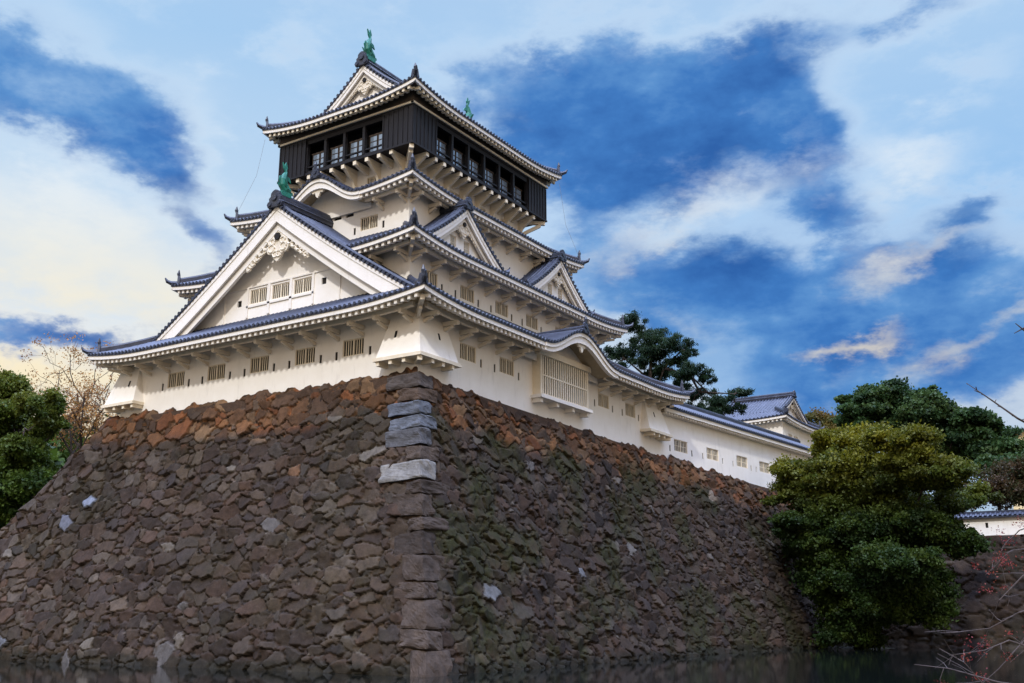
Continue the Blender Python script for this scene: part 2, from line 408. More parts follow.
# ------------------------------------------------------------------ skirt roofs
def skirt_roof(keep, tag, a, b, ze, up, g, run, ov, dmin=None, soffit='soffit', rafter='trim', cx=CX, cy=CY, Lu=6.0, sides='LRBW', beam=True, pitch=PITCH):
    """one storey's tiled skirt roof: a, b half sizes at the eave; g(d) the rise at d from the eave"""
    dmin = dmin or (lambda s, u: 0.0)
    def upt(c, d): return up * max(0, 1 - c / Lu) ** 2 * max(0.0, 1 - d / 4.0)
    dims = {'L': (a, b), 'B': (a, b), 'R': (b, a), 'W': (b, a)}
    T = MB(); F = MB(); S = MB(); RF = MB(); BM = MB()
    TH = .46
    for s in sides:
        A, O = dims[s]; P = frame(s, cx, cy)
        nrow = int(2 * A / pitch); p = 2 * A / nrow; ncol = nrow * 6
        prev = None; NR = 7
        for i in range(ncol + 1):
            u = -A + 2 * A * i / ncol; c = A - abs(u); d1 = min(run, c); d0 = dmin(s, u)
            if d0 >= d1 - 1e-6 and c > 1e-6: prev = None; continue
            k = len(T.v)
            for j in range(NR + 1):
                d = d0 + (d1 - d0) * j / NR
                T.v.append(P(u, O - d, ze + TH + g(d) + upt(c, d) + CORR[i % 6]))
            if prev is not None:
                for j in range(NR): T.f.append((prev + j, k + j, k + j + 1, prev + j + 1))
            prev = k
        # eave edge: dark tile strip, white fascia, lower board
        n = max(8, int(2 * A / .5)); us = [-A + 2 * A * i / n for i in range(n + 1)]
        segs = []; cur = []
        for u in us:
            if dmin(s, u) <= 0: cur.append(u)
            else:
                if len(cur) > 1: segs.append(cur)
                cur = []
        if len(cur) > 1: segs.append(cur)
        for sg in segs:
            def strip(mb, o0, o1, zl, zh):
                rings = []
                for u in sg:
                    e = upt(A - abs(u), 0); uu = max(-A + (O - o0), min(A - (O - o0), u)); uo = max(-A + (O - o1), min(A - (O - o1), u))
                    rings.append([P(uu, o0, ze + e + zl), P(uo, o1, ze + e + zl), P(uo, o1, ze + e + zh), P(uu, o0, ze + e + zh)])
                mb.loft(rings)
            strip(T, O - .20, O, TH - .13, TH + .0)
            strip(F, O - .24, O - .05, .09, TH - .132)
            strip(S, O - .40, O - .22, .05, .128)
            strip(RF, O - .52, O - .47, -.04, .05)
        for i in range(nrow):
            u = -A + p * (i + .5)
            if dmin(s, u) > 0: continue
            c = A - abs(u); z = ze + TH + upt(c, 0)
            ax = Vector(P(0, 1, 0)) - Vector(P(0, 0, 0))
            T.disc(P(u, O + .02, z + .015), ax, .098, .07, 8)
        # soffit
        prev = None
        for u in us:
            c = A - abs(u); d1 = min(ov, c); d0 = min(.14, d1)
            if dmin(s, u) > 0: prev = None; continue
            k = len(S.v)
            for d in (d0, d1): S.v.append(P(u, O - d, ze + .12 + .16 * d + upt(c, d)))
            if prev is not None: S.f.append((prev, k, k + 1, prev + 1))
            prev = k
        # rafter ends
        nr = int(2 * A / .46)
        for i in range(nr):
            u = -A + 2 * A * (i + .5) / nr; c = A - abs(u)
            if dmin(s, u) > 0: continue
            L = min(.5, max(.16, c - .25))
            if c < .35: continue
            e0 = upt(c, .2); e1 = upt(c, .2 + L)
            zz = lambda d, e, q: ze + e + .12 + .16 * d + q
            RF.hexa([P(u - .095, O - .16, zz(.1, e0, -.27)), P(u + .095, O - .16, zz(.1, e0, -.27)), P(u + .095, O - .22 - L, zz(.22 + L, e1, -.20)), P(u - .095, O - .22 - L, zz(.22 + L, e1, -.20)),
                     P(u - .095, O - .16, zz(.1, e0, -.06)), P(u + .095, O - .16, zz(.1, e0, -.06)), P(u + .095, O - .22 - L, zz(.22 + L, e1, -.02)), P(u - .095, O - .22 - L, zz(.22 + L, e1, -.02))])
        if beam:
            db = ov * .52
            for sg in segs:
                rings = []
                for u in sg:
                    if A - abs(u) < db: continue
                    e = upt(A - abs(u), db); z = ze + .12 + .16 * db + e - .42
                    rings.append([P(u, O - db - .11, z), P(u, O - db + .11, z), P(u, O - db + .11, z + .25), P(u, O - db - .11, z + .25)])
                if len(rings) > 1: BM.loft(rings)
            nb = max(2, round((2 * A - 2 * ov) / 1.95))
            for i in range(nb + 1):
                u = -(A - ov - .25) + 2 * (A - ov - .25) * i / nb
                if dmin(s, u) > 0: continue
                e = upt(A - abs(u), db); z = ze + .12 + .16 * db + e - .50
                BM.box(P, u - .10, u + .10, O - ov - .05, O - db + .28, z - .17, z + .075)
                BM.hexa([P(u - .085, O - ov - .02, z - .58), P(u + .085, O - ov - .02, z - .58), P(u + .085, O - ov - .02, z - .36), P(u - .085, O - ov - .02, z - .36),
                         P(u - .085, O - db - .05, z - .30), P(u + .085, O - db - .05, z - .30), P(u + .085, O - db - .12, z - .172), P(u - .085, O - db - .12, z - .172)])
    if beam:   # corner arms
        for sx in (-1, 1):
            for sy in (-1, 1):
                q = lambda k, z: (cx + sx * (a - k), cy + sy * (b - k), z)
                z = ze + up * .5
                BM.bar([q(ov + .05, z - .30), q(.45, z - .14)], .24, .24)
                BM.bar([q(ov * .95, z - .62), q(ov * .5, z - .42)], .18, .16)
    roof = mk('roof', T, M['tile'], keep)
    mk('fascia', F, M['trim'], roof); mk('soffit', S, M[soffit], roof); mk('rafters', RF, M[rafter], roof)
    if beam and BM.v: mk('eave_beams', BM, M['eave timber' if soffit == 'soffit' else soffit], roof)
    # hip ridges with tip ornament
    for sx in (-1, 1):
        for sy in (-1, 1):
            H = MB(); pts = []
            for j in range(11):
                d = run * j / 10
                pts.append((cx + sx * (a - d), cy + sy * (b - d), ze + TH + g(d) + upt(d, d) + .02))
            hp = pts[1:]
            H.bar([tuple(p) for p in hp], .34, .26)
            H.tube([(p[0], p[1], p[2] + .28) for p in hp], .13, 6)
            # end plate and finial of the upper ridge, then the upswept tip tiles
            e = Vector(pts[1]); dirv = Vector((sx, sy, 0)).normalized()
            H.hexa([tuple(e + dirv * k1 + Vector((-dirv.y, dirv.x, 0)) * k2 + Vector((0, 0, k3))) for k3, w2 in ((-.05, .30), (.52, .20)) for k1, k2 in ((-.02, -w2), (.14, -w2), (.14, w2), (-.02, w2))])
            H.tube([e + dirv * .06 + Vector((0, 0, .5)), e + dirv * .12 + Vector((0, 0, .72)), e + dirv * .10 + Vector((0, 0, 1.0))], [.10, .12, .03], 6)
            t0 = Vector(pts[0])
            H.tube([e - Vector((0, 0, .0)), t0 + Vector((0, 0, .10)), t0 + dirv * .28 + Vector((0, 0, .22)), t0 + dirv * .42 + Vector((0, 0, .46))], [.17, .16, .13, .05], 6)
            mk('hip_ridge', H, M['tile'], roof)
    return roof

# ------------------------------------------------------------------ gables
def ridge_end(mb, P, u, o, z, s=1.0):
    """ridge-end tile: a lobed plate with a round boss"""
    pts = [(-.62, -.45), (-.74, -.18), (-.52, .0), (-.56, .22), (-.40, .34), (-.38, .58), (-.2, .74), (0, .80), (.2, .74), (.38, .58), (.40, .34), (.56, .22), (.52, .0), (.74, -.18), (.62, -.45)]
    mb.poly(P, [(u + x * s, z + y * s) for x, y in pts], o, o + .2 * s)
    ax = Vector(P(0, 1, 0)) - Vector(P(0, 0, 0))
    mb.disc(P(u, o + .24 * s, z + .25 * s), ax, .26 * s, .14 * s, 10)
    for k in (-1, 1): mb.disc(P(u + k * .44 * s, o + .23 * s, z - .22 * s), ax, .17 * s, .12 * s, 8)
def pendant(parent, P, u, o, z, s, boss=True):
    """carved gegyo: central turnip shape with curled wings"""
    G = MB()
    pts = [(-.20, .95), (.20, .95), (.50, .55), (.86, .22), (.78, -.10), (.98, -.30), (.80, -.62), (.46, -.66), (.30, -.98), (0, -1.22), (-.30, -.98), (-.46, -.66), (-.80, -.62), (-.98, -.30), (-.78, -.10), (-.86, .22), (-.50, .55)]
    G.poly(P, [(u + x * s, z + y * s) for x, y in pts], o, o + .16)
    ax = Vector(P(0, 1, 0)) - Vector(P(0, 0, 0))
    for k in (-1, 1):
        for (x, y, r) in ((.50, -.30, .26), (.42, .12, .20), (.16, -.72, .20)):
            pp = [P(u + k * x * s + r * s * math.cos(t), o + .17, z + y * s + r * s * math.sin(t)) for t in np.linspace(0, 2 * math.pi, 11)]
            G.tube(pp, .06 * s, 5)
        # wing scrolls stepping down the barge
        for j in range(5):
            x = (1.0 + .36 * j) * s; y = (-.02 - .30 * j) * s; r = (.27 - .03 * j) * s
            pp = [P(u + k * (x + r * .9 * math.cos(t)), o + .10, z + y + r * .9 * math.sin(t)) for t in np.linspace(.3, 2 * math.pi + .3, 10)]
            G.tube(pp, .105 * s, 5)
            G.disc(P(u + k * (x + .12 * s), o + .08, z + y - r), ax, r * .62, .10, 7)
    g = mk('gable_pendant', G, M['ornament'], parent)
    if boss:
        B = MB(); B.disc(P(u, o + .2, z + .40 * s), ax, .25 * s, .16, 6); mk('pendant_boss', B, M['recess'], g)
    return g
def fish(parent, base, ang, s=1.0):
    """upright copper fish: head on the ridge, tail in the air"""
    c, sn = math.cos(ang), math.sin(ang)
    q = lambda x, y, z: (base[0] + s * (x * c - y * sn), base[1] + s * (x * sn + y * c), base[2] + s * z)
    F = MB()
    path = [(.62, .12), (.42, .22), (.12, .36), (-.10, .68), (-.14, 1.05), (-.02, 1.40), (.10, 1.66), (.06, 1.92)]
    rad = [.16, .30, .36, .34, .28, .20, .12, .06]
    rings = []
    for i, (x, z) in enumerate(path):
        x0, z0 = path[max(i - 1, 0)]; x1, z1 = path[min(i + 1, len(path) - 1)]
        tx, tz = x1 - x0, z1 - z0; l = math.hypot(tx, tz); nx, nz_ = -tz / l, tx / l
        rings.append([q(x + nx * rad[i] * math.cos(t), .88 * rad[i] * math.sin(t), z + nz_ * rad[i] * math.cos(t)) for t in np.linspace(0, 2 * math.pi, 9)[:-1]])
    F.loft(rings)
    Pq = lambda u, o, z: q(u, o, z)
    F.poly(Pq, [(.04, 1.6), (.22, 2.0), (.05, 2.42), (-.06, 2.1), (-.26, 2.34), (-.16, 1.9)], -.05, .05)      # tail
    F.poly(Pq, [(.05, 1.45), (.46, 1.30), (.62, .98), (.34, 1.08), (.12, 1.02)], -.05, .05)                     # back fins
    F.poly(Pq, [(-.38, .45), (-.58, .95), (-.46, 1.25), (-.30, 1.2), (-.30, .8)], -.04, .04)
    for k in (-1, 1): F.poly(lambda u, o, z: q(u, k * .26 + o + k * .25 * (z - .4), z), [(.1, .35), (-.12, .85), (-.34, .9), (-.2, .5)], -.03, .03)
    F.poly(Pq, [(.55, -.05), (.75, .10), (.72, .25), (.5, .25)], -.16, .16)                                    # snout
    F.hexa([q(x, y, z) for z in (-.25, .12) for x, y in ((-.35, -.22), (.55, -.22), (.55, .22), (-.35, .22))])
    return mk('roof_fish', F, M['copper'], parent)

def gable(keep, side, uc, w, zf, zA, of, ow, ob, curve, bw, holes=(), win=None, pend=1.0, cx=CX, cy=CY, ridge_w=.5, ridge_h=.5, oni=1.0, fishy=False, mat='tile', inner=True, zwall=None, parent_name='gable', both=False, pend_o=.02, wall_ext=.0, knobs=True):
    P0 = frame(side, cx, cy); P = lambda u, o, z: P0(u + uc, o, z)
    Hh = zA - zf
    def zl(u):                          # roof line
        t = max(0.0, 1 - abs(u) / w); return zf + Hh * ((1 - curve) * t + curve * t * t)
    T = MB(); NU = 14
    n = max(2, int((of - ob) / PITCH)); ncol = n * 6
    for s in (-1, 1):
        prev = None
        for i in range(ncol + 1):
            o = of - (of - ob) * i / ncol; k = len(T.v)
            for j in range(NU + 1):
                u = s * w * (1 - j / NU); T.v.append(P(u, o, zl(u) + CORR[i % 6]))
            if prev is not None:
                for j in range(NU): T.f.append((prev + j, k + j, k + j + 1, prev + j + 1))
            prev = k
    fronts = [(of, 1)] + ([(ob, -1)] if both else [])
    BGS = []; US = []
    for (oo, sg) in fronts:
        BG = MB(); U = MB(); BGS.append(BG); US.append(U)
        for s in (-1, 1):
            us = [s * w * (1 - j / 24) for j in range(25)]
            T.loft([[P(u, oo - sg * .30, zl(u) - .02), P(u, oo, zl(u) - .02), P(u, oo, zl(u) - .16), P(u, oo - sg * .30, zl(u) - .16)] for u in us])
            T.tube([P(u, oo - sg * .16, zl(u) + .10) for u in us], .13, 6)
            T.tube([P(u, oo - sg * .50, zl(u) + .08) for u in us], .11, 6)
            L = math.hypot(w, Hh); nk = int(L / .37)
            ax = Vector(P(0, 1, 0)) - Vector(P(0, 0, 0))
            if knobs:
                for i in range(nk):
                    u = s * w * (1 - (i + .5) / nk)
                    T.disc(P(u, oo + sg * .03, zl(u) - .02), ax, .12, .16, 8)
            slope = math.hypot(1, Hh / w)
            v0 = .165; v1 = bw * slope
            BG.loft([[P(u, oo - sg * .20, zl(u) - v0), P(u, oo - sg * .05, zl(u) - v0), P(u, oo - sg * .05, zl(u) - v1 * (.88 + .12 * abs(u) / w)), P(u, oo - sg * .20, zl(u) - v1 * (.88 + .12 * abs(u) / w))] for u in us])
            BG.loft([[P(u, oo - sg * .08, zl(u) - v0 - .0), P(u, oo - sg * .0, zl(u) - v0 - .0), P(u, oo - sg * .0, zl(u) - v0 - .24), P(u, oo - sg * .08, zl(u) - v0 - .24)] for u in us])
            if inner:
                v2 = v1 * 1.42
                us2 = [u for u in us if abs(u) < w * .97]
                BG.loft([[P(u, oo - sg * .46, zl(u) - v1 * .86), P(u, oo - sg * .26, zl(u) - v1 * .86), P(u, oo - sg * .26, zl(u) - v2 * (.9 + .1 * abs(u) / w)), P(u, oo - sg * .46, zl(u) - v2 * (.9 + .1 * abs(u) / w))] for u in us2])
            U.loft([[P(u, oo - sg * .15, zl(u) - .22), P(u, ow if sg > 0 else ob + (of - ow), zl(u) - .22), P(u, ow if sg > 0 else ob + (of - ow), zl(u) - .30), P(u, oo - sg * .15, zl(u) - .30)] for u in us])
    # ridge
    RG = MB()
    for (z0, z1, ww) in ((zA - .06, zA + ridge_h * .62, ridge_w), (zA + ridge_h * .62, zA + ridge_h, ridge_w * .72)):
        RG.box(P, -ww / 2, ww / 2, ob, of + .02, z0, z1 - .003)
    RG.tube([P(0, ob, zA + ridge_h + .04), P(0, of + .04, zA + ridge_h + .04)], ridge_w * .30, 8)
    for k in (-1, 1): RG.tube([P(k * ridge_w * .5, ob, zA + ridge_h * .35), P(k * ridge_w * .5, of + .03, zA + ridge_h * .35)], .06, 6)
    ridge_end(RG, P, 0, of + .02, zA + .18 * oni, oni)
    gp = mk(parent_name, T, M[mat], keep)
    mk('ridge', RG, M[mat], gp)
    for BG, U in zip(BGS, US): mk('barge_board', BG, M['trim'], gp); mk('verge_soffit', U, M['trim'], gp)
    GW = MB()
    zb = (lambda u: (zwall if zwall is not None else zf - .3))
    wall(GW, P, -w * .97, w * .97, ow, zb, lambda u: max(zb(u), zl(u) - .2), holes, step=.5)
    if both: 
        ow2 = ob + (of - ow)
        GW2 = MB(); wall(GW2, P, -w * .97, w * .97, ow2, zb, lambda u: max(zb(u), zl(u) - .2), (), step=.5); mk('gable_wall', GW2, M['plaster'], gp)
    gw = mk('gable_wall', GW, M['plaster'], gp)
    if pend:
        pendant(gp, P, 0, of - .07 - (.42 if not inner else .40) + pend_o, zA - bw * 1.25 - 1.12 * pend, pend)
    if fishy: fish(keep, P(0, of - .55, zA + ridge_h + .28), {'L': math.pi / 2, 'R': math.pi}[side], fishy)
    return gp, P, zl

def kara(keep, side, uc, w, ze, h, of, ob, ow, arch_drop=.0, cx=CX, cy=CY, bw=.46, crest=True, slab=True):
    """undulating karahafu gable over an eave"""
    P0 = frame(side, cx, cy); P = lambda u, o, z: P0(u + uc, o, z)
    def zl(u):
        t = min(1.0, abs(u) / w); return ze + h * (.5 + .5 * math.cos(math.pi * t)) ** 1.12
    T = MB(); NU = 56
    prev = None
    for i in range(13):
        o = of - (of - ob) * i / 12; k = len(T.v)
        nt = int(2 * w / PITCH) * 6
        for j in range(nt + 1):
            u = -w + 2 * w * j / nt; T.v.append(P(u, o, zl(u) + .46 + CORR[j % 6] + .05 * (of - o)))
        if prev is not None:
            for j in range(nt): T.f.append((prev + j, prev + j + 1, k + j + 1, k + j))
        prev = k
    us = [-w + 2 * w * j / NU for j in range(NU + 1)]
    T.loft([[P(u, of - .2, zl(u) + .34), P(u, of, zl(u) + .34), P(u, of, zl(u) + .46), P(u, of - .2, zl(u) + .46)] for u in us])
    ax = Vector(P(0, 1, 0)) - Vector(P(0, 0, 0))
    nt = int(2 * w / PITCH)
    for j in range(nt):
        u = -w + 2 * w * (j + .5) / nt; T.disc(P(u, of + .02, zl(u) + .475), ax, .098, .07, 8)
    RG = MB()
    RG.box(P, -.22, .22, ob, of - .02, ze + h + .40, ze + h + .78)
    RG.tube([P(0, ob, ze + h + .82), P(0, of, ze + h + .82)], .15, 8)
    for k in (-1, 1): RG.tube([P(k * .24, ob, ze + h + .62), P(k * .24, of, ze + h + .62)], .07, 6)
    ridge_end(RG, P, 0, of - .02, ze + h + .66, .62)
    RG.tube([P(0, of + .05, ze + h + 1.1), P(0, of + .08, ze + h + 1.35), P(0, of + .05, ze + h + 1.6)], [.1, .12, .03], 6)
    F = MB()
    F.loft([[P(u, of - .26, zl(u) + .10), P(u, of - .05, zl(u) + .10), P(u, of - .05, zl(u) + .335), P(u, of - .26, zl(u) + .335)] for u in us])
    q = lambda u: .10 - bw * (.55 + .45 * (1 - abs(u) / w))
    F.loft([[P(u, of - .42, zl(u) + q(u)), P(u, of - .14, zl(u) + q(u)), P(u, of - .14, zl(u) + .097), P(u, of - .42, zl(u) + .097)] for u in us])
    U = MB()
    U.loft([[P(u, of - .3, zl(u) + .02), P(u, of - .3, zl(u) + .08), P(u, ow - .3, zl(u) + .08), P(u, ow - .3, zl(u) + .02)] for u in us])
    gp = mk('curved_gable', T, M['tile'], keep)
    mk('ridge', RG, M['tile'], gp); mk('barge_board', F, M['trim'], gp); mk('soffit', U, M['soffit'], gp)
    GW = MB(); wall(GW, P, -w * .98, w * .98, ow, ze - .35, lambda u: max(ze - .3, zl(u) + .06), (), step=.3)
    mk('gable_wall', GW, M['plaster'], gp)
    G = MB()
    s = h * .42; zc = ze + h - bw * .9
    pts = [(-1.5, .55), (-1.1, .62), (-.5, .42), (0, .50), (.5, .42), (1.1, .62), (1.5, .55), (1.25, .18), (.8, .16), (.62, -.12), (.32, -.05), (.2, -.42), (0, -.62), (-.2, -.42), (-.32, -.05), (-.62, -.12), (-.8, .16), (-1.25, .18)]
    G.poly(P, [(x * s, zc + y * s - .1) for x, y in pts], of - .40, of - .26)
    mk('gable_pendant', G, M['ornament'], gp)
    return gp, P, zl

# ================================================================== setting
GZ, WZ = -15.9, -15.4
g = MB(); S_ = 3000
g.add([(-S_, -S_, GZ), (S_, -S_, GZ), (S_, S_, GZ), (-S_, S_, GZ)], [(0, 1, 2, 3)])
props(mk('ground', g, M['soil']), kind='structure')
g = MB(); g.add([(-260, -36, WZ), (260, -36, WZ), (260, 60, WZ), (-260, 60, WZ)], [(0, 1, 2, 3)])
props(mk('moat_water', g, M['water']), kind='structure')
g = MB(); g.hexa([(-400, -120, -16), (400, -120, -16), (400, -36, -16), (-400, -36, -16), (-400, -120, -14.3), (400, -120, -14.3), (400, -38, -14.3), (-400, -38, -14.3)])
props(mk('moat_bank', g, M['soil']), kind='structure')
BEND = R_(5.0)
tb = (math.sin(BEND), math.cos(BEND)); nb_ = (math.cos(BEND), -math.sin(BEND))
def top_R(y):       # plan x of the rampart's right-hand edge
    return 0.0 if y < 31 else (y - 31) * math.tan(BEND)
YC = 57.0           # plan y of the cross rampart's edge
g = MB()
g.hexa([(-26.2, .5, -16), (-.6, .5, -16), (1.2, 57.5, -16), (-26.2, 57.5, -16), (-26.2, .5, -.35), (-.6, .5, -.35), (1.2, 57.5, -1.7), (-26.2, 57.5, -.35)])
g.hexa([(-120, 57.6, -16), (1.6, 57.6, -16), (1.6, 160, -16), (-120, 160, -16), (-120, 57.6, -2), (1.6, 57.6, -2), (1.6, 160, -2), (-120, 160, -2)])
props(mk('castle_terrace', g, M['soil']), kind='structure')
g = MB(); g.hexa([(1.65, YC + .6, -16), (160, YC + .6, -16), (160, 200, -16), (1.65, 200, -16), (1.65, YC + .6, -6.3), (160, YC + .6, -6.3), (160, 200, -5.0), (1.65, 200, -5.0)])
props(mk('outer_terrace', g, M['soil']), kind='structure')
g = MB(); g.hexa([(-160, 3, -16), (-30, 3, -16), (-28, 57.5, -16), (-160, 57.5, -16), (-160, 3, -8.6), (-34, 3, -8.6), (-27, 57.5, -7), (-160, 57.5, -7)])
props(mk('lower_terrace', g, M['soil']), kind='structure')

# ------------------------------------------------------------------ stone ramparts
def hash01(ix, iy, k):
    h = np.sin(ix * 127.1 + iy * 311.7 + k * 74.7) * 43758.5453
    return h - np.floor(h)
def vnoise(x, y, k):
    ix, iy = np.floor(x), np.floor(y); fx, fy = x - ix, y - iy
    fx = fx * fx * (3 - 2 * fx); fy = fy * fy * (3 - 2 * fy)
    a, b, c, d = hash01(ix, iy, k), hash01(ix + 1, iy, k), hash01(ix, iy + 1, k), hash01(ix + 1, iy + 1, k)
    return (a + (b - a) * fx) * (1 - fy) + (c + (d - c) * fx) * fy
def fbm(x, y, k, o=4):
    t = 0; am = .5; tt = 0
    for i in range(o): t = t + am * vnoise(x * 2 ** i, y * 2 ** i, k + i * 3.3); tt += am; am *= .5
    return t / tt
def cells(u, v, k, sx, sy, jw, lift, rnd):
    """rubble pattern: returns height, id-random values and joint mask; v is the depth from the top"""
    uu = u + (fbm(u * 1.1, v * 1.1, k) - .5) * .55 + (fbm(u * 4, v * 4, k + 2, 2) - .5) * .09
    vv = v + (fbm(u * 1.0, v * 1.3, k + 9) - .5) * .50 + (fbm(u * 4, v * 4, k + 5, 2) - .5) * .08
    gx, gy = uu / sx, vv / sy
    ix, iy = np.floor(gx), np.floor(gy)
    f1 = np.full(u.shape, 9.); f2 = np.full(u.shape, 9.)
    b = [np.zeros(u.shape) for _ in range(4)]
    for dx in (-2, -1, 0, 1, 2):
        for dy in (-2, -1, 0, 1, 2):
            jx, jy = ix + dx, iy + dy
            px = jx + .08 + .84 * hash01(jx, jy, k + 1); py = jy + .08 + .84 * hash01(jx, jy, k + 2)
            wt = .85 * hash01(jx, jy, k + 3) ** 2.4
            ax, ay = gx - px, gy - py
            d = np.sqrt(ax * ax + ay * ay) - wt
            m = d < f1
            f2 = np.where(m, f1, np.minimum(f2, d)); f1 = np.where(m, d, f1)
            for t, val in zip(b, (jx, jy, ax, ay)): t[m] = val[m]
    e = f2 - f1
    r = [hash01(b[0], b[1], k + 20 + i) for i in range(6)]
    s = np.clip(e / jw, 0, 1); s = s * s * (3 - 2 * s)
    tilt = (b[2] * (r[0] - .5) * .20 + b[3] * (r[1] - .5) * .20)
    h = s * (lift + rnd * (r[2] - .5) + 1.7 * tilt)
    return h, r, s, b, e
def stones(u, v, k, sx=.86, sy=.52):
    # big fitted stones, with small wedging stones packed into the gaps between them
    h1, r1, s1, b1, e1 = cells(u, v, k, sx, sy, .10, .17, .15)
    h2, r2, s2, b2, e2 = cells(u + 37, v + 11, k + 4, sx * .40, sy * .44, .16, .06, .05)
    big = e1 > .085 + .16 * (fbm(u * .9, v * .9, k + 31, 3) - .40).clip(0, 1)
    h = np.where(big, h1, h2 - .01)
    r = [np.where(big, p, q) for p, q in zip(r1, r2)]
    s = np.where(big, np.clip((e1 - .085) / .05 + .25, 0, 1), s2)
    b = [np.where(big, p, q + 5000) for p, q in zip(b1[:2], b2[:2])] + b1[2:]
    h = h + (fbm(u * 3, v * 3, k + 40, 4) - .5) * .07 + (fbm(u * .35, v * .35, k + 60, 2) - .5) * .35
    return h, r, s, b
def stone_col(r, s, v, u, k, band=2.3, moss=0.0, gain=1.0):
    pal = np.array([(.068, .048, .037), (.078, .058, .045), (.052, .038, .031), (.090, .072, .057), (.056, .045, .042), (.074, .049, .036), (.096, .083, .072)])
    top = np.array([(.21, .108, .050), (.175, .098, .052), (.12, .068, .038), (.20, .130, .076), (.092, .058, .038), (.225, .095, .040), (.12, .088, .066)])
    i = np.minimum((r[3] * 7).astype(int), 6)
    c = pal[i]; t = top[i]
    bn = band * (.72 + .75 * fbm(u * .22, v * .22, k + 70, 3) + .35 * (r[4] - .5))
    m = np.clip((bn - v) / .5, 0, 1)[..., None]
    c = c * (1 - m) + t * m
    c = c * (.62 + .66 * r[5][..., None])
    c = c * (.62 + .76 * fbm(u * .16, v * .2, k + 77, 3))[..., None]
    pale = (hash01(np.floor(r[3] * 9999), np.floor(r[4] * 9999), 5) > .985)[..., None] & (m < .5)
    c = np.where(pale, np.array([.17, .16, .15]), c)
    if moss:
        mm = np.clip((fbm(u * .30, v * .34, k + 80, 4) - .47) * 5, 0, 1) * np.clip((v - .9) / 1.5, 0, 1) * moss
        mm = mm * (.45 + .55 * np.clip(fbm(u * 2.5, v * 2.5, k + 90, 3) * 2 - .4, 0, 1))
        c = c * (1 - mm[..., None]) + np.array([.038, .044, .009]) * mm[..., None]
    wet = np.clip((v + (fbm(u * .8, v * .8, k + 95, 3) - .5) * .5 - 14.75) / .3, 0, 1)[..., None]
    c = c * (1 - .62 * wet) + np.array([.006, .008, .003]) * wet
    j = s[..., None]
    c = c * np.array([1.10, .98, .84])
    return np.clip(c * gain * .66 * j + np.array([.010, .008, .006]) * (1 - j), 0, 1)
def col_attr(me, C):
    a = me.color_attributes.new('Col', 'FLOAT_COLOR', 'POINT')
    buf = np.ones((len(me.vertices), 4), np.float32); buf[:, :3] = C.reshape(-1, 3)
    a.data.foreach_set('color', buf.ravel())
def grid_mesh(name, pos, col, mat, parent):
    n, m, _ = pos.shape
    c = pos.reshape(-1, 3).mean(0); V = pos.reshape(-1, 3) - c
    i = np.arange(n * m).reshape(n, m)
    F = np.stack([i[:-1, :-1], i[1:, :-1], i[1:, 1:], i[:-1, 1:]], -1).reshape(-1, 4)
    me = bpy.data.meshes.new(name); me.vertices.add(len(V)); me.vertices.foreach_set('co', V.ravel())
    me.loops.add(F.size); me.loops.foreach_set('vertex_index', F.ravel().astype(np.int32))
    me.polygons.add(len(F)); me.polygons.foreach_set('loop_start', np.arange(0, F.size, 4, dtype=np.int32))
    me.update(calc_edges=True); me.validate()
    col_attr(me, col); me.materials.append(mat)
    o = bpy.data.objects.new(name, me); COL.objects.link(o)
    if parent: o.parent = parent; o.location = c - WLOC[parent.name]
    else: o.location = c
    WLOC[o.name] = c
    return o
K = .285            # batter
DEP = 16.2
def ztop_R(y): return np.interp(y, [-3, 0, 6, 12, 27, 31, 38, 48, 60, 70], [.10, .0, -.40, -.50, -.55, -.65, -.85, -1.45, -1.7, -1.7])
def special(col, b, u, v, lst):
    """single paler stones seen in the wall"""
    for (su, sv, c, rad) in lst:
        d = (u - su) ** 2 + (v - sv) ** 2
        q = np.unravel_index(np.argmin(d), d.shape)
        m = (b[0] == b[0][q]) & (b[1] == b[1][q])
        col[m] = np.array(c) * (.7 + .3 * (np.clip(1 - 0 * d, 0, 1)[m])[:, None])
ramp_root = empty('stone_rampart', (-12, 20, -16), 'tall sloping rubble stone base with pale cornerstones that carries the white castle keep', 'stone wall')
# left-hand face
u = np.linspace(0, 1, 640); v = np.linspace(0, DEP, 250)
Ug, Vg = np.meshgrid(u, v, indexing='ij')
KL = 1.10
XL0 = -26.6
x0 = XL0 - KL * Vg; x1 = .12 + K * Vg
X = x0 + (x1 - x0) * Ug
h, r, s, b = stones(X, Vg, 3.0, .86, .52)
h = h * np.clip((x1 - X - .4) / 1.1, .10, 1)
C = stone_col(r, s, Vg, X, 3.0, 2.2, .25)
special(C, b, X, Vg, [(-25.9, 5.6, (.15, .165, .20), 0), (-27, 7.4, (.12, .125, .15), 0), (-12, 5.2, (.19, .15, .13), 0), (-8.2, 7.8, (.092, .082, .074), 0), (-13.5, 12.2, (.092, .082, .074), 0), (-29, 14.4, (.10, .10, .105), 0), (-22, 14.9, (.092, .082, .074), 0), (-13, 14.6, (.092, .082, .074), 0), (-3.5, 12, (.092, .082, .074), 0), (-7, 5, (.14, .075, .04), 0)])
Zt = .22 + (fbm(X * 1.5, X * 0, 8, 3) - .5) * .7
Z = Zt - Vg * (1 + (Zt * 0)); Z = Zt * np.clip(1 - Vg / 1.5, 0, 1) - Vg
pos = np.stack([X, -(.12 + K * Vg) - h * np.clip(Vg / .25, .3, 1), Z], -1)
grid_mesh('wall_face', pos, C, M['stone'], ramp_root)
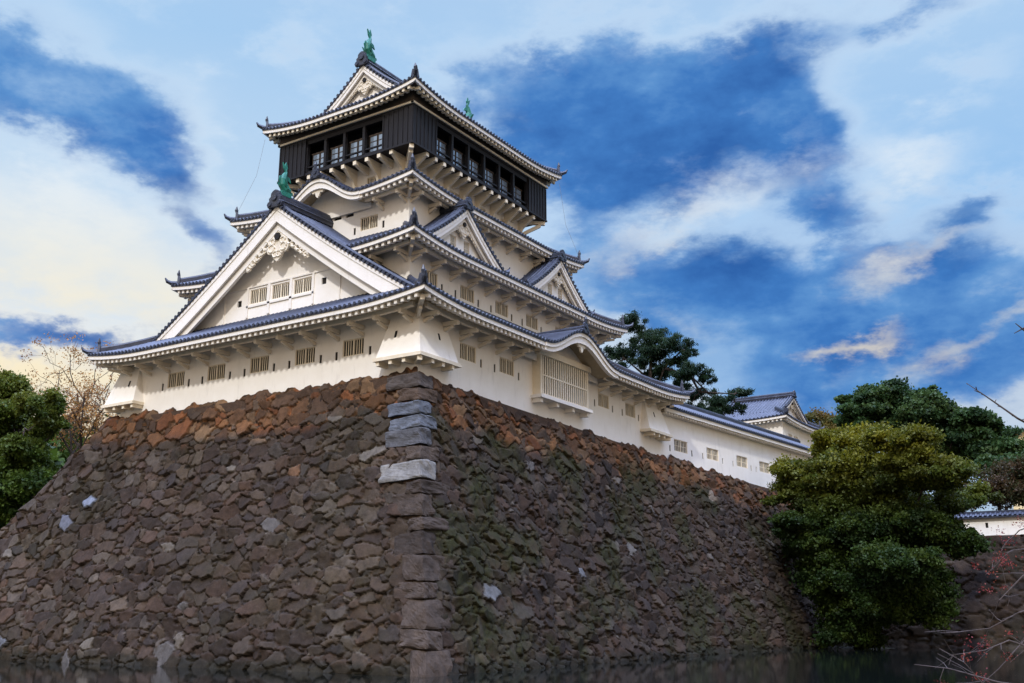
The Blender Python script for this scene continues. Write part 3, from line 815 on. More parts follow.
# right-hand face, bending outwards beyond the keep
yy = [0.0]
while yy[-1] < 68: yy.append(yy[-1] + .075 + .0016 * yy[-1])
u = np.array(yy); u = u / u[-1]
Ug, Vg = np.meshgrid(u, v, indexing='ij')
Y0 = -.12 - K * Vg; Y = Y0 + (66.0 - Y0) * Ug
h, r, s, b = stones(Y + 100, Vg, 11.0, .80, .47)
h = h * np.clip((Y - Y0 - .4) / 1.1, .10, 1)
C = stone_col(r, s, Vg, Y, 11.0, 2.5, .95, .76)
special(C, b, Y, Vg, [(2.6, 11.4, (.105, .104, .104), 0), (12, 10, (.10, .10, .105), 0), (9, 3.6, (.092, .082, .074), 0), (31, 4, (.092, .082, .074), 0), (20, 8, (.12, .11, .1), 0), (37, 2.6, (.22, .18, .14), 0), (12.5, 14.8, (.092, .082, .074), 0)])
Xp = np.where(Y < 31, 0, (Y - 31) * math.tan(BEND))
zt = ztop_R(Y) + (fbm(Y * 1.4, Y * 0, 18, 3) - .5) * .7 + .06
Z = zt * np.clip(1 - Vg / DEP, 0, 1) - Vg
pos = np.stack([Xp + .12 + K * Vg + h * np.clip(Vg / .25, .3, 1), Y, Z], -1)
grid_mesh('wall_face', pos, C, M['stone'], ramp_root)
# hidden left end face
u = np.linspace(0, 1, 60); v2 = np.linspace(0, DEP, 60)
Ug, Vg = np.meshgrid(u, v2, indexing='ij')
Y = -(.12 + K * Vg) + (34 + K * Vg) * Ug
h, r, s, b = stones(Y + 300, Vg, 23.0); C = stone_col(r, s, Vg, Y, 23.0, 2.2, .3)
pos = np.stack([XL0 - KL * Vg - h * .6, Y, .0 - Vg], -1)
grid_mesh('wall_face', pos, C, M['stone'], ramp_root)
# capping course of loose top stones between the faces and the walls
cap = MB()
cap.box(lambda x, y, z: (x, y, z), XL0 + .1, -.1, -.35, .6, -.6, -.02)
cap.hexa([(-.7, .6, -.9), (.30, .2, -.9), (.30, 31, -1.1), (-.7, 31, -1.1), (-.7, .6, -.12), (.16, .2, -.12), (.16, 31, -.72), (-.7, 31, -.72)])
cap.hexa([(-.7, 31, -1.4), (.30, 31, -1.4), (3.0, 64, -2.4), (1.6, 64, -2.4), (-.7, 31, -.76), (.16, 31, -.76), (3.0, 64, -1.8), (1.6, 64, -1.8)])
co = mk('capping', cap, M['stone'], ramp_root)
col_attr(co.data, np.tile(np.array((.075, .045, .028)), (len(co.data.vertices), 1)))
# cornerstones, long and short sides alternating up the edge
qz = [.05, -.85, -1.65, -2.45, -3.2, -4.2, -5.0, -6.05, -6.8, -8.0, -8.7, -9.9, -11.2, -12.0, -13.4, -14.3, -16.0]
QC = {2: (.092, .100, .116), 3: (.100, .108, .124), 4: (.074, .072, .074), 6: (.19, .18, .165), 0: (.072, .058, .050), 1: (.075, .05, .034)}
rq = random.Random(5)
for i in range(len(qz) - 1):
    z1, z0 = qz[i] - .03, qz[i + 1] + .03
    longL = (i % 2 == 0)
    lx, ly = (rq.uniform(1.3, 2.5), rq.uniform(.7, 1.2)) if longL else (rq.uniform(.7, 1.3), rq.uniform(1.3, 2.3))
    if i == 6: lx, ly = 2.5, 1.0
    if i in (2, 3): lx = 1.9
    n = 9
    # closed lump: a cube grid pushed to the stone's planes, rounded and roughened
    import bmesh
    bm = bmesh.new(); bmesh.ops.create_cube(bm, size=2.0)
    bmesh.ops.subdivide_edges(bm, edges=bm.edges[:], cuts=9, use_grid_fill=True)
    seed = rq.random() * 50
    vs = np.array([vv.co[:] for vv in bm.verts]); fs = [tuple(vv.index for vv in f.verts) for f in bm.faces]; bm.free()
    q = np.sign(vs) * np.abs(vs) ** 1.0
    rr = np.maximum(np.abs(vs), 1e-6); p8 = (rr[:, 0] ** 22 + rr[:, 1] ** 22 + rr[:, 2] ** 22) ** (1 / 22.)
    q = vs / p8[:, None]
    nx = fbm(vs[:, 0] * 1.3 + seed + vs[:, 2], vs[:, 1] * 1.3 + vs[:, 2] * .7, seed, 3) - .5
    ny = fbm(vs[:, 1] * 1.3 + seed + vs[:, 2], vs[:, 0] * 1.3 - vs[:, 2] * .7, seed + 5, 3) - .5
    nz_ = fbm(vs[:, 0] * 1.1 + seed, vs[:, 1] * 1.1 + 3, seed + 9, 3) - .5
    prot = (.27 if i < 7 else .21) + rq.uniform(-.03, .03)
    px = -lx + (q[:, 0] + 1) / 2 * (lx + prot) + nx * .30
    py = -prot + (q[:, 1] + 1) / 2 * (ly + prot) + ny * .30
    tilt = rq.uniform(-.10, .10)
    pz = z0 + (q[:, 2] + 1) / 2 * (z1 - z0) + nz_ * .16 + px * tilt
    V = np.stack([px + .10 - K * pz, py - .10 + K * pz, pz], -1)
    mb = MB(); mb.v = [tuple(t) for t in V]; mb.f = fs
    o = mk('cornerstone', mb, M['stone'], ramp_root)
    base = (np.array(QC.get(i, (.054, .039, .029))) * (1 if i in QC else rq.uniform(.65, 1.25)))
    col_attr(o.data, np.tile(base, (len(V), 1)) * (.8 + .4 * (nx[:, None] + .5)))
    if i in (2, 3, 4): props(o, 'blue grey cornerstone')
    if i == 6: props(o, 'pale grey long cornerstone')
# lower cross rampart on the right
cross_root = empty('low_rampart', (30, YC, -16), 'dark lower rubble rampart behind the bushy tree at the right, below the small white wall', 'stone wall')
xx = np.linspace(3.0, 75.0, 420); v3 = np.linspace(0, 10.6, 90)
Xg, Vg = np.meshgrid(xx, v3, indexing='ij')
h, r, s, b = stones(Xg + 500, Vg, 31.0, 1.0, .66); C = stone_col(r, s, Vg, Xg, 31.0, .2, .3, .62)
pos = np.stack([Xg, YC - .1 - .25 * Vg - h, -5.95 - Vg + .0 * h], -1)
grid_mesh('wall_face', pos, C, M['stone'], cross_root)

# ================================================================== the keep
keep = empty('castle_keep', (CX, CY, 0), 'white five storey castle keep with grey tiled roofs and a black top storey', 'castle')
PL, PR = frame('L'), frame('R')
A1, B1 = 12.4, 15.16
A2, B2 = 9.1, 12.0
A3, B3 = 6.95, 9.6
A4, B4 = 4.75, 7.15
def storey(a, b, zb, zt, hl, hr, zbf=None):
    mb = MB()
    for s in 'LRBW':
        P = frame(s); A = a if s in 'LB' else b; O = b if s in 'LB' else a
        wall(mb, P, -A, A, O, zb, zt, hl if s == 'L' else hr if s == 'R' else ())
    return mk('wall', mb, M['plaster'], keep)
# ground storey
WL = [-20.12, -16.27, -12.4, -8.55, -4.75]; WR = [4.72, 8.87, 21.5, 25.75]
wz, wh, ww = 1.70, 1.0, 1.62
hl = []; hr = []
LL = [t + k for t in WL for k in (-1.28, 1.28)]
for x in WL: hl.append((x - CX - ww / 2, x - CX + ww / 2, wz, wz + wh))
for x in LL: hl.append((x - CX - .095, x - CX + .095, wz - .12, wz + .38))
for y in WR: hr.append((y - CY - ww / 2, y - CY + ww / 2, wz, wz + wh))
LR = [t + k for t in WR for k in (-1.35, 1.35) if not (t == 4.72 and k < 0)]
for y in LR: hr.append((y - CY - .095, y - CY + .095, wz - .12, wz + .38))
XE = -25.6
storey(A1, B1, -.9, 4.6, hl, hr)
mb = MB(); mb.box(lambda x, y, z: (x, y, z), XE, -2 * A1 + .002, .003, 2 * CY, -.9, 4.2); mk('wall', mb, M['plaster'], keep)
for x in WL: add_window(PL, 0, x - CX, B1, wz, ww, wh, keep)
for y in WR: add_window(PR, ROT['R'], y - CY, A1, wz, ww, wh, keep)
for x in LL: add_loop(PL, 0, x - CX, B1, wz - .12, keep)
for y in LR: add_loop(PR, ROT['R'], y - CY, A1, wz - .12, keep)
# second storey
W2R = [CY + t for t in (-10.0, -6.0, -1.95, 1.95, 6.0, 10.0)]
hr = [(y - CY - .78, y - CY + .78, 7.10, 8.02) for y in W2R]
L2 = [y + k for y in W2R for k in (-1.3, 1.25)][1:-1]
hr += [(y - CY - .095, y - CY + .095, 7.0, 7.5) for y in L2]
storey(A2, B2, 4.7, 9.7, [], hr)
for y in W2R: add_window(PR, ROT['R'], y - CY, A2, 7.10, 1.56, .92, keep)
for y in L2: add_loop(PR, ROT['R'], y - CY, A2, 7.0, keep)
# third storey
W3L = [-8.85, -15.95]
hl = [(x - CX - .76, x - CX + .76, 12.1, 13.05) for x in W3L]
L3 = [x + k for x in W3L for k in (-1.25, 1.25)]
hl += [(x - CX - .095, x - CX + .095, 11.95, 12.45) for x in L3]
hl += [(.35, 1.05, 13.35, 13.6), (-1.05, -.35, 13.35, 13.6), (1.45, 2.15, 13.35, 13.6), (-2.15, -1.45, 13.35, 13.6)]
storey(A3, B3, 10.0, 14.9, hl, [])
for x in W3L: add_window(PL, 0, x - CX, B3, 12.1, 1.52, .95, keep)
for x in L3: add_loop(PL, 0, x - CX, B3, 11.95, keep)
slot = None
for c in (.7, -.7, 1.8, -1.8):
    if slot is None:
        m_ = MB(); m_.box(lambda u, o, z: (u, -o, z), -.35, .35, -.22, -.12, 0, .25); slot = raw_mesh('vent_slot', m_, M['recess'])
    place('vent_slot', [slot], PL(c, B3, 13.35), 0, keep)
# fourth storey, under the black gallery
W4L = [-10.75, -14.05]; W4R = [CY + t for t in (-5.0, -1.65, 1.65, 5.0)]
hl = [(x - CX - .62, x - CX + .62, 16.72, 17.3) for x in W4L]
hr = [(y - CY - .62, y - CY + .62, 16.72, 17.3) for y in W4R]
storey(A4, B4, 15.0, 18.3, hl, hr)
for x in W4L: add_window(PL, 0, x - CX, B4, 16.72, 1.24, .58, keep)
for y in W4R: add_window(PR, ROT['R'], y - CY, A4, 16.72, 1.24, .58, keep)

# ------------------------------------------------------------------ roofs
GUC, GW_, GZF, GZA = 0.0, 11.35, 5.35, 13.0     # the great gable on the left-hand side
GO, GWALL, GB = CY - .60, CY - 1.75, CY - 5.62
def gz(u):
    t = max(0, 1 - abs(u) / GW_); return GZF + (GZA - GZF) * (.90 * t + .10 * t * t)
E1 = 3.48; E2 = 8.72; E3 = 13.9; E4 = 21.33
g1 = lambda d: .46 * d + .015 * d * d
g2 = lambda d: .50 * d + .02 * d * d
g3 = lambda d: .48 * d + .02 * d * d
g4 = lambda d: .44 * d + .040 * d * d
KW, KH = 4.9, 1.62       # karahafu over the right-hand eave
def cut1(s, u):
    if s == 'R' and abs(u) < KW * .96:
        k = E1 + KH * (.5 + .5 * math.cos(math.pi * abs(u) / KW)) ** 1.12
        return max(.02, (k - E1 - .12) / .50)
    return 0.0
skirt_roof(keep, 1, 14.43, 17.29, E1, .45, g1, 5.45, 2.05, cut1)
def cut2(s, u):
    if s == 'L' and abs(u) < 6.4:
        zz = gz(u) - .35
        if zz <= E2 + .1: return 0.0
        d = 0.0
        while d < 4.2 and E2 + .46 + g2(d) < zz: d += .05
        return max(.01, d)
    return 0.0
skirt_roof(keep, 2, 10.84, 13.81, E2, .45, g2, 4.0, 1.72, cut2)
K3W, K3H = 3.9, 1.75
def cut3(s, u):
    if s == 'L' and abs(u) < K3W * .96:
        k = E3 + K3H * (.5 + .5 * math.cos(math.pi * abs(u) / K3W)) ** 1.12
        return max(.02, (k - E3 - .12) / .52)
    return 0.0
skirt_roof(keep, 3, 8.41, 11.12, E3, .45, g3, 3.75, 1.48, cut3)
# great gable
gh = [(-3.17, -1.63, 7.0, 7.98), (-1.15, .39, 7.0, 7.98), (.80, 2.34, 7.0, 7.98), (-4.35, -3.95, 6.98, 7.42), (3.2, 3.6, 7.25, 7.69)]
gp, GP, gl = gable(keep, 'L', 0, GW_, GZF, GZA, GO, GWALL, GB, .10, 1.12, gh, pend=1.05, fishy=.92, ridge_w=.62, ridge_h=.62, oni=.95, zwall=4.9, parent_name='great_gable')
for h_ in gh[:3]: add_window(GP, 0, (h_[0] + h_[1]) / 2, GWALL, 7.0, 1.54, .98, keep)
m_ = MB()
m_.box(lambda u, o, z: (u, -o, z), -.2, .2, -.2, -.1, 0, .44); sq = raw_mesh('loophole', m_, M['recess'])
for h_ in gh[3:]: place('loophole', [sq], GP((h_[0] + h_[1]) / 2, GWALL, h_[2]), 0, keep)
fr = MB()
for a_, b_, z0, z1 in ((-6.3, 4.6, 8.12, 8.22), (-3.45, 2.62, 6.78, 6.92), (-3.42, -3.27, 6.1, 8.12), (-1.5, -1.28, 6.1, 8.12), (.48, .70, 6.1, 8.12), (2.45, 2.60, 6.1, 8.12), (4.75, 4.83, 5.7, 8.2), (-5.6, -5.52, 5.7, 8.12)):
    fr.box(GP, a_, b_, GWALL - .02, GWALL + .07, z0, z1)
mk('gable_battens', fr, M['trim'], gp)
# two gables on the right-hand slope of the second roof
for t in (-6.15, 6.15):
    hh = [(-1.10, -.42, 10.55, 11.50), (.42, 1.10, 10.55, 11.50)]
    q_, QP, ql = gable(keep, 'R', t, 4.9, 10.02, 13.62, 9.15, 8.55, 6.9, .22, .62, hh, pend=.62, ridge_w=.42, ridge_h=.40, oni=.72, zwall=9.4)
    for h_ in hh: add_window(QP, ROT['R'], (h_[0] + h_[1]) / 2, 8.55, 10.55, .68, .95, keep, bars=4, mull=False)
    for k in (-1, 1):   # upswept end tile at the foot of each slope
        e = MB(); e.tube([QP(k * 4.75, 9.0, 10.35), QP(k * 5.05, 9.05, 10.5), QP(k * 5.2, 9.1, 10.85)], [.2, .16, .05], 6); mk('end_tile', e, M['tile'], q_)
kara(keep, 'R', 0, KW, E1, KH, 14.5, 9.3, 12.75, cx=CX, cy=CY)
kara(keep, 'L', 0, K3W, E3, K3H, 11.2, 7.6, 9.75)
# crowning hip-and-gable roof
def irimoya(keep, cx, cy, a, b, ze, up, gg, zridge, hipd, verge, ov, oni=.9, fishes=None, soff='brownwood', raf='cream', axis='y', pend=.72, wallw=None, pw=.36, bw=.62, bossy=True):
    """ridge along y when axis is 'y' (gables on L and B), else along x (gables on R and W)"""
    ga, gb = (a, b) if axis == 'y' else (b, a)     # ga: run across the ridge, gb: half length along it
    dim = {'y': ('L', 'B', 'R', 'W'), 'x': ('R', 'W', 'L', 'B')}[axis]
    skirt = skirt_roof(keep, 4, a, b, ze, up, gg, hipd, ov, None, soff, raf, cx, cy, 5.5, 'LRBW', False, pw)
    side = dim[0]
    w = ga - hipd + .25; zf = ze + .46 + gg(hipd - .25)
    wv = w
    return gable(keep, side, 0, w, zf, zridge, verge, verge - .62, -verge, .20, bw, (), pend=pend, cx=cx, cy=cy, ridge_w=.5, ridge_h=.55 * oni, oni=oni, inner=True, zwall=zf - .4, both=True, parent_name='crown_gable')
irimoya(keep, CX, CY, 7.27, 9.70, E4, .55, g4, 26.85, 2.9, 6.95, 1.15)
for s in (1, -1): fish(keep, (CX, CY - s * 6.35, 27.55), s * math.pi / 2, 1.0)

# ------------------------------------------------------------------ black gallery storey
AX, BX = 6.30, 8.66
zb, zt = 18.05, 20.95
pw = 2.65
for cxs, cys in ((1, -1), (-1, -1), (1, 1), (-1, 1)):   # boarded corner bays
    blk = MB(); X0, Y0c = CX + cxs * AX, CY + cys * BX
    xs = sorted((X0, X0 - cxs * pw)); ys = sorted((Y0c, Y0c - cys * .45)); I = lambda x, y, z: (x, y, z)
    blk.box(I, xs[0], xs[1], ys[0], ys[1], zb, zt)
    xs2 = sorted((X0, X0 - cxs * .45)); ys2 = sorted((Y0c - cys * .451, Y0c - cys * pw))
    blk.box(I, xs2[0], xs2[1], ys2[0], ys2[1], zb, zt)
    for i in range(7):
        u = .05 + (pw - .10) * i / 6
        y2 = sorted((Y0c - cys * .02, Y0c + cys * .05)); x2 = X0 - cxs * u
        blk.box(I, x2 - .05, x2 + .05, y2[0], y2[1], zb + .12, zt - .1)
        x2 = sorted((X0 - cxs * .02, X0 + cxs * .05)); y2 = Y0c - cys * u
        blk.box(I, x2[0], x2[1], y2 - .05, y2 + .05, zb + .12, zt - .1)
    y2 = sorted((Y0c - cys * .02, Y0c + cys * .07)); x2 = sorted((X0 + cxs * .07, X0 - cxs * pw))
    blk.box(I, x2[0], x2[1], y2[0], y2[1], zb - .002, zb + .125)
    x2 = sorted((X0 - cxs * .02, X0 + cxs * .07)); y2 = sorted((Y0c - cys * .021, Y0c - cys * pw))
    blk.box(I, x2[0], x2[1], y2[0], y2[1], zb - .002, zb + .125)
    mk('boarded_bay', blk, M['darkwood'], keep)
fl = MB()
fl.box(lambda x, y, z: (x, y, z), CX - AX + .02, CX + AX - .02, CY - BX + .02, CY + BX - .02, zb + .01, zb + .16)
fl.box(lambda x, y, z: (x, y, z), CX - AX + 1.3, CX + AX - 1.3, CY - BX + 1.3, CY + BX - 1.3, zb + .17, zt + .3)
fl.box(lambda x, y, z: (x, y, z), CX - AX + .05, CX + AX - .05, CY - BX + .05, CY + BX - .05, zt - .08, zt + .02)
mk('gallery_floor', fl, M['darkwood'], keep)
for s, nbay in (('L', 4), ('R', 6), ('B', 4), ('W', 6)):
    P = frame(s); A = AX if s in 'LB' else BX; O = BX if s in 'LB' else AX
    h0 = A - 2.65
    rl = MB()
    rl.box(P, -h0, h0, O - .32, O - .12, zb + .0, zb + .34)
    rl.box(P, -h0, h0, O - .28, O - .16, zb + .62, zb + .72)
    rl.box(P, -h0, h0, O - .30, O - .10, zt - .42, zt - .1)
    mk('gallery_rail', rl, M['darkwood'], keep)
    for i in range(nbay + 1):
        u = -h0 + 2 * h0 * i / nbay
        p_ = MB(); p_.box(P, max(-h0, u - .11), min(h0, u + .11), O - .35, O - .09, zb + .34, zt - .42); mk('gallery_post', p_, M['darkwood'], keep)
    bw_ = 2 * h0 / nbay
    for i in range(nbay):
        c = -h0 + bw_ * (i + .5)
        f_ = MB(); gl_ = MB(); z1_ = zb + 1.8; oo = O - .55
        for k in (-1, 1):
            a0, a1 = sorted((c + k * .03, c + k * (bw_ / 2 - .20)))
            gl_.box(P, a0 + .03, a1 - .03, oo - .03, oo - .015, zb + .45, z1_ - .04)
            for uu in (a0, a1 - .05): f_.box(P, uu, uu + .05, oo - .04, oo + .01, zb + .40, z1_)
            for zz in (zb + .40, zb + .85, zb + 1.32, z1_ - .05): f_.box(P, a0 + .05, a1 - .05, oo - .04, oo + .008, zz, zz + .05)
        f_.box(P, c - bw_ / 2 + .1, c + bw_ / 2 - .1, oo - .05, oo + .02, z1_, z1_ + .09)
        f_.box(P, c - bw_ / 2 + .1, c + bw_ / 2 - .1, oo - .05, oo + .02, zb + .3, zb + .399)
        wn = mk('gallery_window', f_, M['brownwood'], keep)
        mk('pane', gl_, M['glass'], wn)
fz = MB(); fz.box(lambda x, y, z: (x, y, z), CX - AX - .03, CX + AX + .03, CY - BX - .03, CY + BX + .03, zt + .021, E4 + .62); mk('frieze', fz, M['brownwood'], keep)
tr = MB()
for s in 'LRBW':
    P = frame(s); A = AX if s in 'LB' else BX; O = BX if s in 'LB' else AX
    e = .0 if s in 'LB' else .003
    tr.box(P, -A - .14, A + .14, O - .1, O + .14 - e, zt + .03 - e, zt + .17 - e)
mk('top_beam', tr, M['cream'], keep)
# cream brackets carrying the gallery
def bracket(P, u, o0, o1, zt_, big=True):
    b_ = MB(); w_ = .14
    b_.box(P, u - w_, u + w_, o0 - .1, o1, zt_ - .30, zt_ - .003)
    if big:
        prof = [(o0 - .05, zt_ - 1.45), (o0 + .14, zt_ - 1.45), (o0 + .42, zt_ - .92), (o1 - .22, zt_ - .34), (o1 - .22, zt_ - .302), (o0 - .05, zt_ - .302)]
    else:
        prof = [(o0 - .05, zt_ - .62), (o0 + .3, zt_ - .58), (o1 - .25, zt_ - .36), (o1 - .25, zt_ - .302), (o0 - .05, zt_ - .302)]
    n = len(prof); k = len(b_.v)
    for s_ in (-1, 1): b_.v.extend([P(u + s_ * (w_ - .03), o, z) for o, z in prof])
    b_.f.append(tuple(range(k, k + n))); b_.f.append(tuple(range(k + 2 * n - 1, k + n - 1, -1)))
    for i in range(n): b_.f.append((k + i, k + (i + 1) % n, k + n + (i + 1) % n, k + n + i))
    mk('bracket', b_, M['cream'], keep)
for i in range(9): bracket(PL, -4.4 + 8.8 * i / 8, B4, BX - .05, zb, i % 2 == 0)
for i in range(15): bracket(PR, -6.9 + 13.8 * i / 14, A4, AX - .05, zb, i % 2 == 0)
for sx, sy in ((1, -1), (-1, -1), (1, 1)):
    b_ = MB(); q = lambda k, z: (CX + sx * (A4 + k), CY + sy * (B4 + k), z)
    b_.bar([q(-.1, zb - .32), q(1.45, zb - .30)], .3, .29)
    b_.bar([q(0, zb - 1.5), q(.45, zb - 1.1), q(1.2, zb - .5)], .28, .3); mk('bracket', b_, M['cream'], keep)

# ------------------------------------------------------------------ stone-drop bays at the corners
def drop_bay(P1, ext_l, ext_r, x0, y0, sx, sy):
    """leaning plaster box round a corner at (x0, y0); sx, sy point outwards; ext along each wall"""
    mb = MB(); zt_, zb_ = 3.72, 1.02; pr = .78
    A = lambda k, z: (x0 + sx * k, y0 + sy * k, z)
    t_l = (x0 - sx * (ext_l - .55), y0 + sy * .03, zt_); t_r = (x0 + sx * .03, y0 - sy * (ext_r - .55), zt_); t_c = A(.05, zt_)
    b_l = (x0 - sx * ext_l, y0 + sy * pr, zb_); b_r = (x0 + sx * pr, y0 - sy * ext_r, zb_); b_c = A(pr, zb_)
    w_l = (x0 - sx * (ext_l + .1), y0 - sy * .05, zb_); w_r = (x0 - sx * .05, y0 - sy * (ext_r + .1), zb_)
    w_lt = (x0 - sx * (ext_l - .5), y0 - sy * .05, zt_); w_rt = (x0 - sx * .05, y0 - sy * (ext_r - .5), zt_); c_i = A(-.05, zb_)
    mb.add([t_l, t_c, b_c, b_l], [(0, 1, 2, 3)]); mb.add([t_c, t_r, b_r, b_c], [(0, 1, 2, 3)])
    mb.add([t_l, b_l, w_l, w_lt], [(0, 1, 2, 3)]); mb.add([t_r, b_r, w_r, w_rt], [(0, 1, 2, 3)])
    mb.add([b_l, b_c, c_i, w_l], [(0, 1, 2, 3)]); mb.add([b_c, b_r, w_r, c_i], [(0, 1, 2, 3)])
    bay = mk('stone_drop_bay', mb, M['plaster'], keep)
    ld = MB(); k = pr + .12; h0, h1 = zb_ - .20, zb_ - .004
    def slab(pts): ld.add([(x, y, z) for z in (h0, h1) for x, y in pts], [tuple(reversed(range(len(pts)))), tuple(range(len(pts), 2 * len(pts)))] + [(i, (i + 1) % len(pts), len(pts) + (i + 1) % len(pts), len(pts) + i) for i in range(len(pts))])
    slab([(x0 - sx * (ext_l + .12), y0 - sy * .02), (x0 - sx * (ext_l + .12), y0 + sy * k), (x0 + sx * k, y0 + sy * k), (x0 + sx * k, y0 - sy * (ext_r + .12)), (x0 - sx * .02, y0 - sy * (ext_r + .12)), (x0 - sx * .02, y0 - sy * .02)])
    mk('ledge', ld, M['cream'], bay)
    I = lambda x, y, z: (x, y, z)
    for t in (.35, 1.3, 2.2):
        if t < ext_l: jb = MB(); jb.box(I, x0 - sx * t - .11, x0 - sx * t + .11, min(y0, y0 + sy * (k - .1)), max(y0, y0 + sy * (k - .1)), h0 - .24, h0 - .003); mk('ledge_beam', jb, M['cream'], bay)
        if t < ext_r: jb = MB(); jb.box(I, min(x0, x0 + sx * (k - .1)), max(x0, x0 + sx * (k - .1)), y0 - sy * t - .11, y0 - sy * t + .11, h0 - .24, h0 - .003); mk('ledge_beam', jb, M['cream'], bay)
    jb = MB(); jb.bar([A(-.1, h0 - .26), A(k - .15, h0 - .26)], .26, .25); mk('ledge_beam', jb, M['cream'], bay)
    for (P_, fx, fy) in ((0, -sx * 1.25, None), (1, None, -sy * 1.35)):
        l = MB(); zc = 2.15; kk = .05 + (pr - .05) * (zt_ - zc) / (zt_ - zb_)
        k2 = .05 + (pr - .05) * (zt_ - zc - .4) / (zt_ - zb_)
        if P_ == 0:
            p = [(x0 + fx + dx, y0 + sy * kk2 + dy * sy, z) for dy in (-.05, .012) for z, kk2 in ((zc, kk), (zc + .4, k2)) for dx in (-.075, .075)]
        else:
            p = [(x0 + sx * kk2 + dy * sx, y0 + fy + dx, z) for dy in (-.05, .012) for z, kk2 in ((zc, kk), (zc + .4, k2)) for dx in (-.075, .075)]
        l.add(p, [(0, 1, 3, 2), (4, 5, 7, 6), (0, 1, 5, 4), (2, 3, 7, 6), (0, 2, 6, 4), (1, 3, 7, 5)])
        mk('loophole', l, M['recess'], bay)
drop_bay(PL, 2.35, 2.75, 0.0, 0.0, 1, -1)
drop_bay(PL, 2.3, 2.6, XE, 0.0, -1, -1)
drop_bay(PL, 2.5, 2.9, 0.0, 2 * CY, 1, 1)

# ------------------------------------------------------------------ latticed bay window below the curved gable
by0, by1, bp = 11.85 - CY, 18.15 - CY, .62
bw_ = MB()
bw_.box(PR, by0, by0 + .22, A1 - .05, A1 + bp, .92, 3.75); bw_.box(PR, by1 - .22, by1, A1 - .05, A1 + bp, .92, 3.75)
bw_.box(PR, by0 - .25, by1 + .25, A1 - .03, A1 + bp + .12, 3.55, 3.95)
bw_.box(PR, by0 + .22, by1 - .22, A1 + bp - .14, A1 + bp + .02, .92, 1.04); bw_.box(PR, by0 + .22, by1 - .22, A1 + bp - .12, A1 + bp + .015, 2.20, 2.30)
bay = mk('bay_window', bw_, M['cream'], keep)
lt = MB(); nbar = 21
for i in range(nbar):
    u = by0 + .22 + (by1 - by0 - .44) * (i + .5) / nbar; lt.box(PR, u - .062, u + .062, A1 + bp - .07, A1 + bp - .01, 1.04, 3.55)
mk('lattice', lt, M['cream'], bay)
bk = MB(); bk.box(PR, by0 + .2, by1 - .2, A1 + bp - .30, A1 + bp - .24, .95, 3.6); mk('recess_panel', bk, M['recess'], bay)
ld = MB(); ld.box(PR, by0 - .22, by1 + .22, A1 - .03, A1 + bp + .20, .70, .917); mk('ledge', ld, M['trim'], bay)
for i in range(4):
    jb = MB(); u = by0 + .1 + (by1 - by0 - .2) * i / 3; jb.box(PR, u - .15, u + .15, A1 - .03, A1 + bp + .02, .42, .697); mk('ledge_beam', jb, M['trim'], bay)
# lightning cables
for p in (((CX - 7.1, CY - 9.5, 21.5), (CX - 7.3, CY - 9.9, 18.5), (CX - 8.3, CY - 11.0, 14.6)), ((CX + 7.1, CY + 9.5, 21.5), (CX + 7.4, CY + 9.9, 18.0), (CX + 8.3, CY + 11.0, 14.6))):
    c_ = MB(); c_.tube(p, .011, 5); mk('lightning_cable', c_, M['metal'], keep)

# ================================================================== long gallery building
ang = math.pi / 2 - BEND
longb = empty('gallery_house', (0, 48, -1), 'long low white building with tiled roof running back from the keep along the rampart', 'building')
PW = lambda s, o, z: (tb[0] * s + nb_[0] * o, 30.3 + tb[1] * s + nb_[1] * o, z)
S1 = 33.0
WW = [3.75, 9.25, 14.85, 19.5, 24.2]
z0w = .06
holes = [(s - 1.08, s + 1.08, z0w, z0w + .98) for s in WW] + [(s + k - .095, s + k + .095, z0w - .12, z0w + .38) for s in WW for k in (-1.8, 1.8)]
mb = MB()
wall(mb, PW, .02, S1, 0, -2.6, 3.05, holes, step=3)
wall(mb, PW, .02, S1, -4.6, -2.6, 3.05, ())
mb.add([PW(S1, 0, -2.6), PW(S1, -4.6, -2.6), PW(S1, -4.6, 3.0), PW(S1, -2.3, 4.1), PW(S1, 0, 3.0)], [(0, 1, 2, 3, 4)])
mk('wall', mb, M['plaster'], longb)
for s in WW: place('window', window_meshes(2.16, .98, 6), PW(s, 0, z0w), ROT['R'] - BEND, longb, ('window_bars', 'window_recess'))
for s in WW:
    for k in (-1.8, 1.8): place('loophole', loophole_mesh(), PW(s + k, 0, z0w - .12), ROT['R'] - BEND, longb)
T = MB(); prev = None
nrow = int(S1 / PITCH); ncol = nrow * 6
for i in range(ncol + 1):
    s = .55 + (S1 - .2) * i / ncol; k = len(T.v)
    for j in range(9):
        o = .72 - (6.04) * j / 8
        h_ = 3.32 + (.50 * (.72 - o) if o > -2.3 else .50 * (o + 5.32)) + CORR[i % 6]
        T.v.append(PW(s, o, h_))
    if prev is not None:
        for j in range(8): T.f.append((prev + j, k + j, k + j + 1, prev + j + 1))
    prev = k
T.box(PW, .55, S1 + .35, .50, .72, 3.18, 3.315)
for i in range(nrow):
    s = .55 + (S1 - .2) * (i + .5) / nrow; T.disc(PW(s, .74, 3.34), (nb_[0], nb_[1], 0), .098, .07, 8)
rf = mk('roof', T, M['tile'], longb)
F = MB(); F.box(PW, .5, S1 + .33, .44, .64, 2.90, 3.177); mk('fascia', F, M['trim'], rf)
F = MB(); F.box(PW, .5, S1 + .33, -.05, .44, 2.98, 3.05); mk('soffit', F, M['soffit'], rf)
F = MB()
for i in range(int(S1 / .44)):
    s = .7 + .44 * i; F.box(PW, s - .075, s + .075, -.02, .54, 2.74, 2.897)
F.box(PW, .65, S1 + .2, .02, .10, 2.76, 2.885)
mk('rafters', F, M['trim'], rf)
